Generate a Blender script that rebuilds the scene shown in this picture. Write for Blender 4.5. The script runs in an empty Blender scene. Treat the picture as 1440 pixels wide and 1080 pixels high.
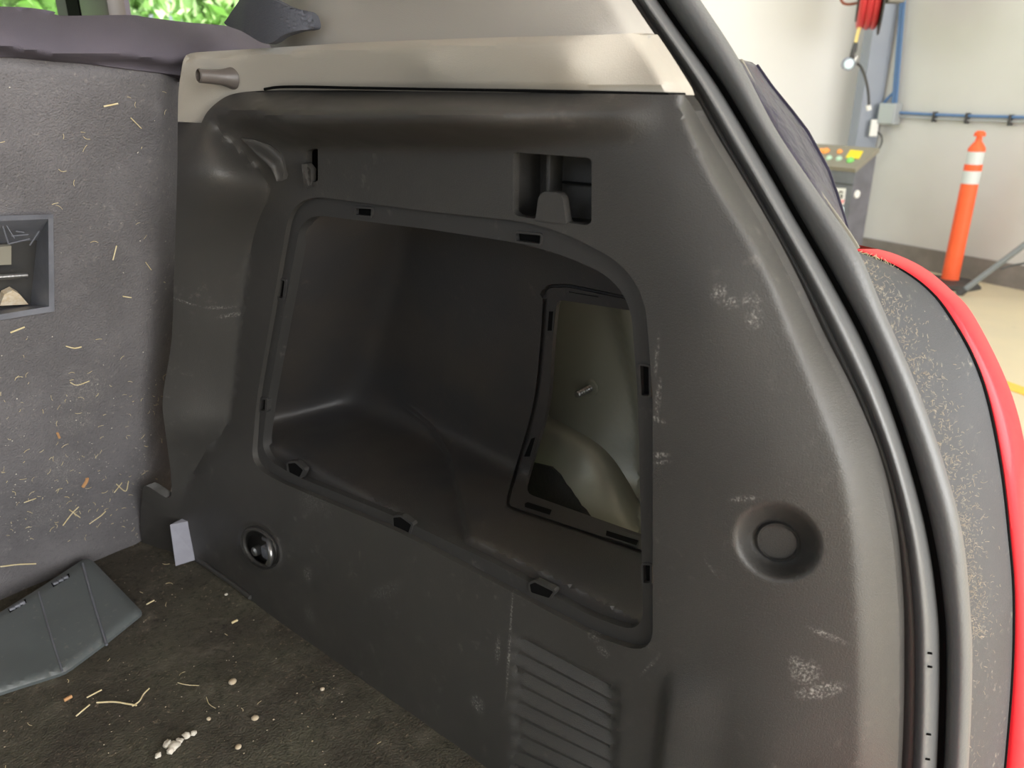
import bpy, bmesh, math, random
import numpy as np
from mathutils import Vector, Matrix
from mathutils.geometry import delaunay_2d_cdt
random.seed(7); np.random.seed(7)
S = bpy.context.scene
COL = S.collection

# ------------------------------------------------------------------ camera
# vehicle frame: X = towards the right side of the car, Y = forward, Z = up, garage floor z = 0
CF = 0.75                      # height of the cargo floor
CAM = np.array([0.0, 0.0, 1.35])
PITCH, HEAD, FPX = math.radians(21.0), math.radians(50.0), 1081.0
cam_d = bpy.data.cameras.new('camera'); cam = bpy.data.objects.new('camera', cam_d); COL.objects.link(cam)
cam.location = CAM
cam.rotation_euler = (math.pi/2 - PITCH, 0, -HEAD)
cam_d.sensor_width = 36; cam_d.lens = 36*FPX/1440; cam_d.clip_start = 0.02; cam_d.clip_end = 200
cam_d.dof.use_dof = True; cam_d.dof.focus_distance = 0.72; cam_d.dof.aperture_fstop = 9.0
S.camera = cam
S.view_settings.view_transform = 'Standard'; S.view_settings.look = 'None'
S.view_settings.gamma = 1; S.view_settings.use_curve_mapping = False
S.view_settings.exposure = 0.0

# ------------------------------------------------------------------ sky and lights
W = bpy.data.worlds.new('world'); S.world = W; W.use_nodes = True
bg = W.node_tree.nodes['Background']; bg.inputs[0].default_value = (0.86, 0.93, 1.0, 1); bg.inputs[1].default_value = 0.75

def area_light(name, loc, target, sx, sy, power, color=(1, 1, 1)):
    d = bpy.data.lights.new(name, 'AREA'); d.shape = 'RECTANGLE'; d.size = sx; d.size_y = sy
    d.energy = power; d.color = color
    o = bpy.data.objects.new(name, d); COL.objects.link(o); o.location = loc
    o.rotation_euler = (Vector(target)-Vector(loc)).to_track_quat('-Z', 'Y').to_euler()
    return o
# daylight through the big shutter opening behind the car and the roof lamps of the workshop
area_light('daylight_opening', (0.7, -4.3, 2.2), (0.3, 0.8, 1.1), 6.0, 2.8, 470, (1.0, 0.99, 0.97))
area_light('roof_lamps', (4.2, 1.6, 4.3), (4.9, 1.8, 0.3), 4.0, 3.0, 68, (1.0, 0.98, 0.94))
area_light('back_wall_fill', (2.3, 5.6, 3.4), (4.6, 4.6, 0.6), 2.4, 2.2, 70, (0.95, 0.98, 1.0))  # unseen fill light added to brighten the back wall
area_light('left_daylight', (-3.4, 0.9, 2.9), (0.4, 0.5, 1.35), 3.6, 1.8, 38, (0.78, 0.87, 1.0))
sun_d = bpy.data.lights.new('sun', 'SUN'); sun_d.energy = 9.0; sun_d.angle = 0.01; sun_d.color = (1, .96, .88)
sun = bpy.data.objects.new('sun', sun_d); COL.objects.link(sun); sun.rotation_euler = Vector((.25, .45, -.86)).to_track_quat('-Z', 'Y').to_euler()

# ------------------------------------------------------------------ geometry helpers
cp, sp, ch, sh = math.cos(PITCH), math.sin(PITCH), math.cos(HEAD), math.sin(HEAD)
def rays(P):
    P = np.atleast_2d(np.asarray(P, float))
    x = P[:, 0]-720; u = 540-P[:, 1]
    hf = FPX*cp+u*sp; v = -FPX*sp+u*cp
    return np.stack([hf*sh+x*ch, hf*ch-x*sh, v], 1)
def hit(P, n, p0):
    """points where the sight lines P meet the plane (n, p0)"""
    r = rays(P); n = np.asarray(n, float)
    t = np.dot(np.asarray(p0, float)-CAM, n)/(r@n)
    return CAM+r*t[:, None]
def atX(P, X): return hit(P, (1, 0, 0), (X, 0, 0))
def atY(P, Y): return hit(P, (0, 1, 0), (0, Y, 0))
def atZ(P, Z): return hit(P, (0, 0, 1), (0, 0, Z))
def plane3(a, b, c):
    a, b, c = map(np.asarray, (a, b, c)); n = np.cross(b-a, c-a); return n/np.linalg.norm(n), a
def smooth(a, b, x):
    t = np.clip((x-a)/(b-a), 0, 1); return t*t*(3-2*t)
def spline(pts, step=5.0, closed=False):
    """Catmull-Rom through pts, resampled"""
    P = np.asarray(pts, float); n = len(P); out = []
    segs = n if closed else n-1
    for i in range(segs):
        if closed: p0, p1, p2, p3 = P[(i-1) % n], P[i], P[(i+1) % n], P[(i+2) % n]
        else:
            p1, p2 = P[i], P[i+1]
            p0 = P[i-1] if i > 0 else 2*p1-p2
            p3 = P[i+2] if i+2 < n else 2*p2-p1
        m = max(1, int(np.ceil(np.linalg.norm(p2-p1)/step)))
        t = (np.arange(m)/m)[:, None]
        out.append(0.5*((2*p1)+(-p0+p2)*t+(2*p0-5*p1+4*p2-p3)*t**2+(-p0+3*p1-3*p2+p3)*t**3))
    if not closed: out.append(P[-1:])
    return np.concatenate(out)
def rounded(pts, r, step=4.0):
    """closed polygon with rounded corners (r one number or one per corner), densely sampled"""
    P = np.asarray(pts, float); n = len(P); R = r if hasattr(r, '__len__') else [r]*n; out = []
    for i in range(n):
        a, b, c = P[i-1], P[i], P[(i+1) % n]
        la, lc = np.linalg.norm(a-b), np.linalg.norm(c-b)
        rr = min(R[i], la*0.48, lc*0.48)
        s, e = b+(a-b)/la*rr, b+(c-b)/lc*rr
        if rr < 0.5: out.append(b[None]); continue
        m = max(3, int(rr/step*1.8)); t = np.linspace(0, 1, m)[:, None]
        out.append((1-t)**2*s+2*t*(1-t)*b+t*t*e)
    Q = np.concatenate(out); res = []
    for i in range(len(Q)):
        a, b = Q[i], Q[(i+1) % len(Q)]; m = max(1, int(np.linalg.norm(b-a)/step/1.5))
        for k in range(m): res.append(a+(b-a)*k/m)
    return np.array(res)
def offset(poly, d):
    """offset closed polygon outward by d (px)"""
    P = np.asarray(poly, float); area = np.sum(P[:, 0]*np.roll(P[:, 1], -1)-np.roll(P[:, 0], -1)*P[:, 1])
    T = np.roll(P, -1, 0)-np.roll(P, 1, 0); T /= np.linalg.norm(T, axis=1)[:, None]+1e-9
    N = np.stack([T[:, 1], -T[:, 0]], 1)*(1 if area > 0 else -1)
    return P+N*d
def inside(pts, poly):
    pts = np.asarray(pts); poly = np.asarray(poly); x, y = pts[:, 0], pts[:, 1]; c = np.zeros(len(pts), bool)
    j = len(poly)-1
    for i in range(len(poly)):
        xi, yi = poly[i]; xj, yj = poly[j]
        if yi != yj:
            c ^= ((yi > y) != (yj > y)) & (x < (xj-xi)*(y-yi)/(yj-yi)+xi)
        j = i
    return c
def dist(pts, line, closed=True):
    pts = np.asarray(pts); L = np.asarray(line); A = L if closed else L[:-1]; B = np.roll(L, -1, 0) if closed else L[1:]
    best = np.full(len(pts), 1e9)
    for a, b in zip(A, B):
        ab = b-a; q = ab@ab
        if q < 1e-9: continue
        t = np.clip(((pts-a)@ab)/q, 0, 1); d = pts-a-t[:, None]*ab
        best = np.minimum(best, d[:, 0]**2+d[:, 1]**2)
    return np.sqrt(best)
def sdf(pts, poly):
    d = dist(pts, poly); return np.where(inside(pts, poly), -d, d)
def signed_side(pts, line):
    """distance to an open top-to-bottom line, positive to its right (by x at that y)"""
    L = np.asarray(line); xl = np.interp(pts[:, 1], L[:, 1], L[:, 0])
    sl = np.interp(pts[:, 1], L[:, 1], np.gradient(L[:, 0], L[:, 1]))
    return (pts[:, 0]-xl)/np.sqrt(1+sl*sl)
class TPS:
    def __init__(s, data):
        D = np.array(data, float); s.P = D[:, :2]/1000; n = len(D)
        K = s.k(s.P); Q = np.c_[np.ones(n), s.P]
        A = np.zeros((n+3, n+3)); A[:n, :n] = K+np.eye(n)*1e-4; A[:n, n:] = Q; A[n:, :n] = Q.T
        s.w = np.linalg.solve(A, np.r_[D[:, 2], 0, 0, 0])
    def k(s, X):
        d2 = ((X[:, None]-s.P[None])**2).sum(-1); return 0.5*d2*np.log(d2+1e-12)
    def __call__(s, p):
        X = np.asarray(p)/1000; return s.k(X)@s.w[:-3]+np.c_[np.ones(len(X)), X]@s.w[-3:]

# ------------------------------------------------------------------ object helpers
def thing(name, label, cat, loc=(0, 0, 0), group=None):
    o = bpy.data.objects.new(name, None); COL.objects.link(o); o.location = loc; o.empty_display_size = 0.05
    o['label'] = label; o['category'] = cat
    if group: o['group'] = group
    return o
def tag(o, label, cat, group=None):
    o['label'] = label; o['category'] = cat
    if group: o['group'] = group
    return o
def wloc(o):
    v = Vector((0, 0, 0))
    while o is not None: v += o.location; o = o.parent
    return v
def obj(name, verts, faces, mat, parent=None, sm=True, angle=40, origin=None):
    verts = np.asarray(verts, float)
    o_w = Vector(origin) if origin is not None else (wloc(parent) if parent else Vector(verts.mean(0)*[1, 1, 0]+[0, 0, verts[:, 2].min()]))
    me = bpy.data.meshes.new(name); me.from_pydata((verts-np.array(o_w)).tolist(), [], [list(map(int, f)) for f in faces]); me.update()
    if sm:
        me.shade_smooth(); me.set_sharp_from_angle(angle=math.radians(angle))
    me.materials.append(mat)
    o = bpy.data.objects.new(name, me); COL.objects.link(o)
    if parent: o.parent = parent; o.location = o_w-wloc(parent)
    else: o.location = o_w
    return o
class MB:
    def __init__(s): s.v = []; s.f = []
    def add(s, v, f):
        b = len(s.v); s.v += [tuple(p) for p in v]; s.f += [[b+i for i in q] for q in f]; return s
    def box(s, c, size, R=None, bev=0.0):
        c = np.asarray(c, float); h = np.asarray(size, float)/2
        if bev <= 0:
            V = np.array([[x, y, z] for x in (-1, 1) for y in (-1, 1) for z in (-1, 1)])*h
            F = [(0, 1, 3, 2), (4, 6, 7, 5), (0, 4, 5, 1), (2, 3, 7, 6), (0, 2, 6, 4), (1, 5, 7, 3)]
        else:
            bm = bmesh.new(); bmesh.ops.create_cube(bm, size=2)
            for v in bm.verts: v.co = Vector(np.array(v.co)*h)
            bmesh.ops.bevel(bm, geom=bm.edges[:], offset=bev, segments=2, profile=0.5, affect='EDGES')
            V = np.array([v.co[:] for v in bm.verts]); F = [[v.index for v in f.verts] for f in bm.faces]; bm.free()
        if R is not None: V = V@np.asarray(R).T
        return s.add(V+c, F)
    def tube(s, path, r, n=10, closed=False, cap=True):
        P = np.asarray(path, float); m = len(P); rr = r if hasattr(r, '__len__') else [r]*m
        T = np.gradient(P, axis=0) if not closed else np.roll(P, -1, 0)-np.roll(P, 1, 0)
        T /= np.linalg.norm(T, axis=1)[:, None]+1e-12
        a = np.array([0, 0, 1.0]) if abs(T[0][2]) < .9 else np.array([1.0, 0, 0])
        u = np.cross(T[0], a); u /= np.linalg.norm(u); V = []
        for i in range(m):
            u = u-T[i]*(u@T[i]); u /= np.linalg.norm(u); w = np.cross(T[i], u)
            for k in range(n):
                th = 2*math.pi*k/n; V.append(P[i]+rr[i]*(math.cos(th)*u+math.sin(th)*w))
        F = []
        for i in range(m if closed else m-1):
            j = (i+1) % m
            for k in range(n):
                F.append((i*n+k, i*n+(k+1) % n, j*n+(k+1) % n, j*n+k))
        if cap and not closed: F += [list(range(n))[::-1], [(m-1)*n+k for k in range(n)]]
        return s.add(V, F)
    def lathe(s, base, axis, prof, n=24):
        """prof = (radius, height along axis)"""
        ax = np.asarray(axis, float); ax /= np.linalg.norm(ax)
        a = np.array([0, 0, 1.0]) if abs(ax[2]) < .9 else np.array([1.0, 0, 0])
        u = np.cross(ax, a); u /= np.linalg.norm(u); w = np.cross(ax, u); V = []; F = []
        for r, h in prof:
            for k in range(n):
                th = 2*math.pi*k/n; V.append(np.asarray(base)+ax*h+r*(math.cos(th)*u+math.sin(th)*w))
        for i in range(len(prof)-1):
            for k in range(n): F.append((i*n+k, i*n+(k+1) % n, (i+1)*n+(k+1) % n, (i+1)*n+k))
        if prof[0][0] > 1e-5: F.append(list(range(n))[::-1])
        if prof[-1][0] > 1e-5: F.append([(len(prof)-1)*n+k for k in range(n)])
        return s.add(V, F)
    def slab(s, top, th):
        """polygon (n x 3) extruded by vector th"""
        top = np.asarray(top); n = len(top); V = list(top)+list(top+np.asarray(th))
        F = [list(range(n)), [n+i for i in range(n)][::-1]]+[(i, n+i, n+(i+1) % n, (i+1) % n) for i in range(n)]
        return s.add(V, F)
    def strip(s, A, B):
        """quads between two equally long 3D lines"""
        n = len(A); return s.add(list(A)+list(B), [(i, i+1, n+i+1, n+i) for i in range(n-1)])
    def build(s, name, mat, parent=None, sm=True, angle=40, origin=None):
        return obj(name, s.v, s.f, mat, parent, sm, angle, origin)
def surface(outer, pos, step=8.0, holes=(), lines=(), skirt_holes=None, skirt_outer=None, finer=()):
    """triangulated surface over a region; pos(P) gives the 3D points. holes: closed outlines cut out,
    lines: further (closed flag, polyline) followed by mesh edges; skirts: outline extruded by a vector"""
    outer = np.asarray(outer, float); pts = []; edges = []
    def add_line(L, closed):
        b = len(pts); pts.extend(map(tuple, L)); m = len(L)
        edges.extend([(b+i, b+(i+1) % m) for i in range(m if closed else m-1)])
    add_line(outer, True)
    for h in holes: add_line(h, True)
    for c, L in lines:
        L = np.asarray(L); 
        ok = inside(L, outer)
        for h in holes: ok &= ~inside(L, h)
        if c and ok.all(): add_line(L, True)
        else:
            run = []
            for p, k in zip(L, ok):
                if k: run.append(p)
                else:
                    if len(run) > 2: add_line(run[1:-1], False)
                    run = []
            if len(run) > 2: add_line(run[1:-1], False)
    lo, hi = outer.min(0), outer.max(0)
    gx, gy = np.meshgrid(np.arange(lo[0], hi[0], step), np.arange(lo[1], hi[1], step*0.87))
    gx = gx+(np.arange(gx.shape[0]) % 2)[:, None]*step/2
    G = np.stack([gx.ravel(), gy.ravel()], 1)
    for (poly, st) in finer:
        G = G[~inside(G, poly)]; l2, h2 = np.min(poly, 0), np.max(poly, 0)
        fx, fy = np.meshgrid(np.arange(l2[0], h2[0], st), np.arange(l2[1], h2[1], st))
        g2 = np.stack([fx.ravel(), fy.ravel()], 1); G = np.concatenate([G, g2[inside(g2, poly)]])
    G = G[inside(G, outer)]
    for h in holes: G = G[~inside(G, h)]
    if len(G):
        L = np.array(pts); A = np.floor(L/step).astype(int); keep = np.ones(len(G), bool)
        cells = {}
        for q, p in zip(map(tuple, A), L): cells.setdefault(q, []).append(p)
        for i, g in enumerate(G):
            c = np.floor(g/step).astype(int); lim = step*0.45
            for dx in (-1, 0, 1):
                for dy in (-1, 0, 1):
                    for p in cells.get((c[0]+dx, c[1]+dy), ()):
                        if (p[0]-g[0])**2+(p[1]-g[1])**2 < 4: keep[i] = False
        G = G[keep]
    allp = pts+list(map(tuple, G))
    r = delaunay_2d_cdt([Vector(p) for p in allp], edges, [], 0, 1e-3)
    P = np.array([v[:] for v in r[0]]); T = np.array([f for f in r[2]], int)
    c = P[T].mean(1); ok = inside(c, outer)
    for h in holes: ok &= ~inside(c, h)
    T = T[ok]; V = pos(P)
    n = np.cross(V[T[:, 1]]-V[T[:, 0]], V[T[:, 2]]-V[T[:, 0]]); m = V[T].mean(1)-CAM
    flip = (n*m).sum(1) > 0
    T[flip] = T[flip][:, ::-1]
    V = list(V); F = [list(t) for t in T]
    def skirt(L, vec):
        A = pos(np.asarray(L)); B = A+np.asarray(vec); b = len(V); n = len(L); V.extend(A); V.extend(B)
        for i in range(n): F.append([b+i, b+(i+1) % n, b+n+(i+1) % n, b+n+i])
    if skirt_holes is not None:
        for h in holes: skirt(h, skirt_holes)
    if skirt_outer is not None: skirt(outer, skirt_outer)
    return np.array(V), F
def ribbon(A, B, posfun, n=10, m=160, y0=None, y1=None):
    """surface between two lines given as top-to-bottom outlines; posfun(P, s)"""
    A = np.asarray(A, float); B = np.asarray(B, float)
    y0 = y0 if y0 is not None else max(A[0, 1], B[0, 1]); y1 = y1 if y1 is not None else min(A[-1, 1], B[-1, 1])
    ys = np.linspace(y0, y1, m); a = np.stack([np.interp(ys, A[:, 1], A[:, 0]), ys], 1); b = np.stack([np.interp(ys, B[:, 1], B[:, 0]), ys], 1)
    V = []; 
    for j in range(n+1):
        s = j/n; P = a*(1-s)+b*s; V.append(posfun(P, s))
    V = np.concatenate(V); F = []
    for j in range(n):
        for i in range(m-1): F.append((j*m+i, (j+1)*m+i, (j+1)*m+i+1, j*m+i+1))
    return V, F

# ------------------------------------------------------------------ materials
def nodes(m): return m.node_tree.nodes, m.node_tree.links
def mat(name, col, rough=0.5, metal=0.0, spec=0.5, bump=0.0, bscale=900, var=0.0, vscale=6, var_col=None,
        dust=0.0, dscale=60, dust_col=(0.35, 0.32, 0.28), spots=(), spot_col=(0.45, 0.43, 0.4), coat=0.0, rvar=0.0, grain='noise', mottle=()):
    m = bpy.data.materials.new(name); m.use_nodes = True; N, L = nodes(m); B = N['Principled BSDF']
    B.inputs['Roughness'].default_value = rough; B.inputs['Metallic'].default_value = metal
    B.inputs['Specular IOR Level'].default_value = spec
    if coat: B.inputs['Coat Weight'].default_value = coat; B.inputs['Coat Roughness'].default_value = 0.05
    geo = N.new('ShaderNodeNewGeometry'); P = geo.outputs['Position']
    rgb = N.new('ShaderNodeRGB'); rgb.outputs[0].default_value = (*col, 1); cur = rgb.outputs[0]
    def noise(scale, detail=3, rough=0.55, vec=None):
        n = N.new('ShaderNodeTexNoise'); n.inputs['Scale'].default_value = scale; n.inputs['Detail'].default_value = detail
        n.inputs['Roughness'].default_value = rough; L.new(vec or P, n.inputs['Vector']); return n.outputs[0]
    def ramp(x, a, b, lo=0.0, hi=1.0):
        r = N.new('ShaderNodeMapRange'); r.interpolation_type = 'SMOOTHSTEP'
        for k, v in zip((1, 2, 3, 4), (a, b, lo, hi)): r.inputs[k].default_value = v
        L.new(x, r.inputs[0]); return r.outputs[0]
    def mix(f, c):
        nonlocal cur
        x = N.new('ShaderNodeMix'); x.data_type = 'RGBA'; L.new(f, x.inputs[0]); L.new(cur, x.inputs[6]); x.inputs[7].default_value = (*c, 1); cur = x.outputs[2]
    def math_(op, a, b):
        x = N.new('ShaderNodeMath'); x.operation = op
        for i, q in enumerate((a, b)):
            if isinstance(q, (int, float)): x.inputs[i].default_value = q
            else: L.new(q, x.inputs[i])
        return x.outputs[0]
    if var: mix(ramp(noise(vscale), 0.35, 0.7, 0, var), var_col or tuple(min(1, c*2) for c in col))
    for (sc_, am_, cc_, lo_, hi_) in mottle: mix(ramp(noise(sc_, 5, 0.65), lo_, hi_, 0, am_), cc_)
    if dust:
        a = ramp(noise(dscale, 6, 0.7), 0.56, 0.74, 0, dust); b = ramp(noise(dscale*0.11), 0.38, 0.62)
        mix(math_('MULTIPLY', a, b), dust_col)
    if spots:
        acc = None
        fine = ramp(noise(520, 5, 0.8), 0.47, 0.68)
        for (c, r, k) in spots:            # centre, radii along (y, z) of the wall, strength
            mp = N.new('ShaderNodeMapping'); mp.vector_type = 'TEXTURE'; L.new(P, mp.inputs[0])
            mp.inputs['Location'].default_value = c; mp.inputs['Rotation'].default_value = (r[2], 0, 0)
            mp.inputs['Scale'].default_value = (0.08 if r[0] < .2 else .035, r[0], r[1])
            ln = N.new('ShaderNodeVectorMath'); ln.operation = 'LENGTH'; L.new(mp.outputs[0], ln.inputs[0])
            s = ramp(ln.outputs['Value'], 0.35, 1.0, k, 0.0); acc = s if acc is None else math_('MAXIMUM', acc, s)
        mix(math_('MULTIPLY', acc, fine), spot_col)
    L.new(cur, B.inputs['Base Color'])
    if rvar:
        L.new(ramp(noise(vscale*2.3), 0.3, 0.7, max(0.03, rough-rvar), min(1, rough+rvar)), B.inputs['Roughness'])
    if bump:
        bp = N.new('ShaderNodeBump'); bp.inputs['Distance'].default_value = bump
        if grain == 'cell':
            v = N.new('ShaderNodeTexVoronoi'); v.inputs['Scale'].default_value = bscale; L.new(P, v.inputs['Vector']); h = v.outputs['Distance']
        else: h = noise(bscale, 3, 0.6)
        L.new(h, bp.inputs['Height']); L.new(bp.outputs[0], B.inputs['Normal'])
    return m
def emit(name, col, k):
    m = bpy.data.materials.new(name); m.use_nodes = True; N, L = nodes(m); B = N['Principled BSDF']
    B.inputs['Base Color'].default_value = (*col, 1); B.inputs['Emission Color'].default_value = (*col, 1); B.inputs['Emission Strength'].default_value = k
    return m
def spot(px, ry, rz, rot=0.0, k=0.7, X=0.43):
    return (tuple(atX([px], X)[0]), (ry, rz, rot), k)
TR = (0.050, 0.048, 0.045)
scuffs = [spot((1003, 416), .006, .008), spot((1017, 430), .007, .005), spot((1043, 428), .008, .006, 0, .5), spot((1047, 455), .006, .009),
          spot((1150, 915), .017, .0035, .25, .8), spot((1122, 960), .012, .013, .6, .9), spot((1142, 990), .020, .008, -.5, .9), spot((1112, 945), .008, .006, .3, .8),
          spot((925, 560), .003, .018), spot((925, 590), .008, .003, .2), spot((928, 640), .010, .003, -.3, .8), spot((931, 650), .010, .002, -.4, .8), spot((922, 500), .002, .02, 0, .6),
          spot((268, 420), .018, .002, .5, .6, .40), spot((285, 438), .010, .003, .2, .6, .40), spot((288, 452), .010, .004, -.2, .7, .40), spot((300, 430), .005, .002, 0, .6, .4),
          spot((455, 795), .010, .016, .4, .5), spot((460, 850), .015, .02, .4, .3), spot((240, 600), .01, .012, 0, .4, .4),
          spot((727, 900), .002, .08, 0, .7), spot((712, 905), .004, .02, 0, .6), spot((690, 975), .012, .012, .3, .6), spot((855, 910), .008, .006, 0, .6),
          spot((1040, 705), .012, .003, -.4, .7), spot((1000, 800), .010, .0015, .8, .5), spot((840, 890), .008, .006, 0, .5), spot((920, 930), .002, .02, .5, .4),
          spot((560, 820), .01, .04, .9, .25), spot((450, 690), .03, .05, .9, .25)]
M = {}
M['trim'] = mat('black_grained_plastic', TR, 0.39, spec=0.5, bump=0.0004, bscale=1100, var=0.4, vscale=7, var_col=(0.063, 0.059, 0.054), dust=0.18, dscale=70, spots=scuffs, rvar=0.06)
M['frame'] = mat('black_frame_plastic', (0.040, 0.039, 0.038), 0.45, bump=0.0002, bscale=1200, dust=0.15, dscale=80)
M['bin'] = mat('black_bin_plastic', (0.036, 0.035, 0.036), 0.38, bump=0.0003, bscale=900, var=0.5, vscale=9, var_col=(0.060, 0.050, 0.040), dust=0.12, dscale=90, dust_col=(0.25, 0.2, 0.15), rvar=0.05)
M['dark'] = mat('matt_black_and_shade', (0.005, 0.005, 0.005), 0.8, spec=0.1, bump=0.0002, bscale=700)  # matt black parts; also paints the shade inside clip slots
M['grey_clip'] = mat('grey_sill_plastic', (0.32, 0.32, 0.37), 0.45, bump=0.0003, bscale=900, var=0.4, vscale=40, var_col=(0.42, 0.42, 0.48))
M['beige'] = mat('beige_pillar_plastic', (0.44, 0.405, 0.345), 0.5, bump=0.0003, bscale=1300, var=0.3, vscale=6, var_col=(0.38, 0.355, 0.31))
M['greige'] = mat('pale_grey_pillar_plastic', (0.39, 0.37, 0.335), 0.55, bump=0.0003, bscale=1300, var=0.4, vscale=3, var_col=(0.34, 0.33, 0.315))
M['knob'] = mat('brown_grey_plastic', (0.11, 0.095, 0.085), 0.4, bump=0.0001, bscale=900)
M['rubber'] = mat('black_seal_rubber', (0.055, 0.053, 0.052), 0.42, bump=0.0003, bscale=500, dust=0.06, rvar=0.05)
M['rubber2'] = mat('highlit_seal_rubber', (0.125, 0.128, 0.130), 0.36, bump=0.0003, bscale=500, dust=0.05)  # paler copy of the seal rubber, highlights on bulb and lip painted in
M['body_metal'] = mat('grey_green_painted_steel', (0.24, 0.235, 0.185), 0.36, 0.2, bump=0.0006, bscale=40, var=0.5, vscale=12, var_col=(0.22, 0.22, 0.18), dust=0.2, dscale=50)
M['sound'] = mat('black_sound_deadening', (0.012, 0.012, 0.012), 0.9, bump=0.002, bscale=150)
M['steel'] = mat('dull_zinc_steel', (0.35, 0.35, 0.35), 0.3, 0.9, bump=0.0002, bscale=400, dust=0.2)
M['carpet'] = mat('charcoal_seat_carpet', (0.150, 0.143, 0.148), 0.95, spec=0.15, bump=0.0022, bscale=520, var=0.55, vscale=9, var_col=(0.215, 0.205, 0.212), mottle=((260, .35, (.09, .085, .088), .48, .75), (45, .5, (.20, .19, .195), .5, .7)), dust=0.7, dscale=160, dust_col=(0.36, 0.33, 0.30),
                  spots=[(tuple(hit([px], (0, .96, .28), (0, .93, 1.0))[0]), (.3, rz, 0), k) for px, rz, k in (((110, 540), .03, .55), ((95, 590), .02, .5), ((80, 650), .03, .5), ((60, 720), .03, .5))])
M['floor_carpet'] = mat('dirty_brown_black_carpet', (0.072, 0.064, 0.052), 0.95, spec=0.15, bump=0.0030, bscale=420, var=0.6, vscale=8, var_col=(0.120, 0.118, 0.085), mottle=((150, .6, (.03, .028, .022), .48, .7), (30, .6, (.16, .145, .115), .5, .72)), dust=0.9, dscale=210, dust_col=(0.34, 0.27, 0.19))
M['fabric'] = mat('grey_violet_seat_fabric', (0.130, 0.115, 0.140), 0.9, spec=0.25, bump=0.0010, bscale=1500, var=0.5, vscale=8, var_col=(0.085, 0.08, 0.10))
M['belt'] = mat('grey_belt_webbing', (0.085, 0.088, 0.105), 0.75, bump=0.0006, bscale=700)
M['bezel'] = mat('blue_grey_plastic', (0.130, 0.135, 0.155), 0.42, bump=0.0003, bscale=900, dust=0.25, dscale=120, var=0.3, vscale=30)
M['loose'] = mat('grey_green_black_plastic', (0.105, 0.118, 0.120), 0.36, bump=0.0002, bscale=1100, var=0.6, vscale=11, var_col=(0.075, 0.085, 0.085), dust=0.4, dscale=140)
M['red'] = mat('red_car_paint', (0.74, 0.020, 0.032), 0.35, 0.0, spec=0.25, coat=0.12)
M['pad'] = mat('grey_bumper_plastic', (0.055, 0.057, 0.062), 0.5, spec=0.35, bump=0.0004, bscale=900, var=0.4, vscale=12, var_col=(0.075, 0.08, 0.092), dust=0.7, dscale=170, dust_col=(0.45, 0.42, 0.34))
M['lamp'] = mat('smoked_lamp_lens', (0.038, 0.034, 0.058), 0.25, 0.0, spec=0.25, bump=0.004, bscale=28, var=0.5, vscale=30, var_col=(0.02, 0.018, 0.03))
M['daylight_white'] = mat('daylight_white_paint', (0.76, 0.755, 0.74), 0.7, bump=0.001, bscale=60, var=0.3, vscale=1.0, var_col=(0.72, 0.715, 0.69))  # whiter than the other wall to paint daylight in; also on the ceiling
M['grey_wall'] = mat('pale_grey_wall_paint', (0.57, 0.565, 0.55), 0.45, bump=0.004, bscale=3.0, var=0.5, vscale=1.4, var_col=(0.50, 0.495, 0.475))
M['base'] = mat('brown_grey_skirting', (0.17, 0.155, 0.14), 0.5, var=0.3, vscale=6)
M['ground'] = mat('sandy_epoxy_floor', (0.66, 0.57, 0.40), 0.45, bump=0.002, bscale=12, var=0.5, vscale=2.0, var_col=(0.56, 0.50, 0.38), dust=0.3, dscale=14, dust_col=(0.4, 0.36, 0.3))
M['yellow'] = mat('yellow_floor_paint', (0.85, 0.52, 0.06), 0.5, var=0.4, vscale=20, var_col=(0.7, 0.5, 0.15))
M['post'] = mat('blue_grey_steel_paint', (0.24, 0.27, 0.33), 0.4, var=0.3, vscale=5, var_col=(0.29, 0.32, 0.37))
M['tan'] = mat('tan_grey_steel_paint', (0.23, 0.215, 0.18), 0.5, var=0.3, vscale=4)
M['pipe'] = mat('blue_pipe_paint', (0.10, 0.20, 0.40), 0.4)
M['galv'] = mat('galvanised_box_metal', (0.42, 0.45, 0.47), 0.45, 0.3)
M['orange'] = mat('orange_flexible_plastic', (0.95, 0.135, 0.045), 0.5, spec=0.3, var=0.2, vscale=9, var_col=(1.0, 0.2, 0.08))
M['tape'] = mat('silver_reflective_tape', (0.62, 0.66, 0.66), 0.4, bump=0.001, bscale=160, grain='cell')
M['hose'] = mat('red_air_hose', (0.55, 0.035, 0.040), 0.4)
M['brownwire'] = mat('brown_red_wire', (0.28, 0.07, 0.03), 0.5)
M['yellowwire'] = mat('yellow_cord', (0.75, 0.60, 0.22), 0.5)
M['wire'] = mat('dark_cable', (0.05, 0.05, 0.05), 0.5)
M['white_plastic'] = mat('white_plastic', (0.78, 0.78, 0.76), 0.4)
M['light_lens'] = mat('pale_blue_lens', (0.70, 0.88, 0.95), 0.15)
M['cabinet'] = mat('dark_grey_cabinet_paint', (0.115, 0.12, 0.14), 0.4, var=0.3, vscale=8)
M['cabinet_top'] = mat('olive_grey_metal', (0.24, 0.225, 0.18), 0.5)
M['btn_orange'] = mat('orange_button_plastic', (0.95, 0.36, 0.08), 0.4)
M['btn_green'] = mat('pale_green_button_plastic', (0.45, 0.66, 0.50), 0.4)
M['btn_green2'] = mat('bright_green_button_plastic', (0.20, 0.62, 0.14), 0.4)
M['card'] = mat('yellow_card', (0.85, 0.66, 0.03), 0.6)
M['pole'] = mat('grey_painted_tube', (0.20, 0.22, 0.23), 0.4)
M['straw'] = mat('dry_straw', (0.66, 0.54, 0.30), 0.8, var=0.6, vscale=200, var_col=(0.75, 0.68, 0.5))
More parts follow.
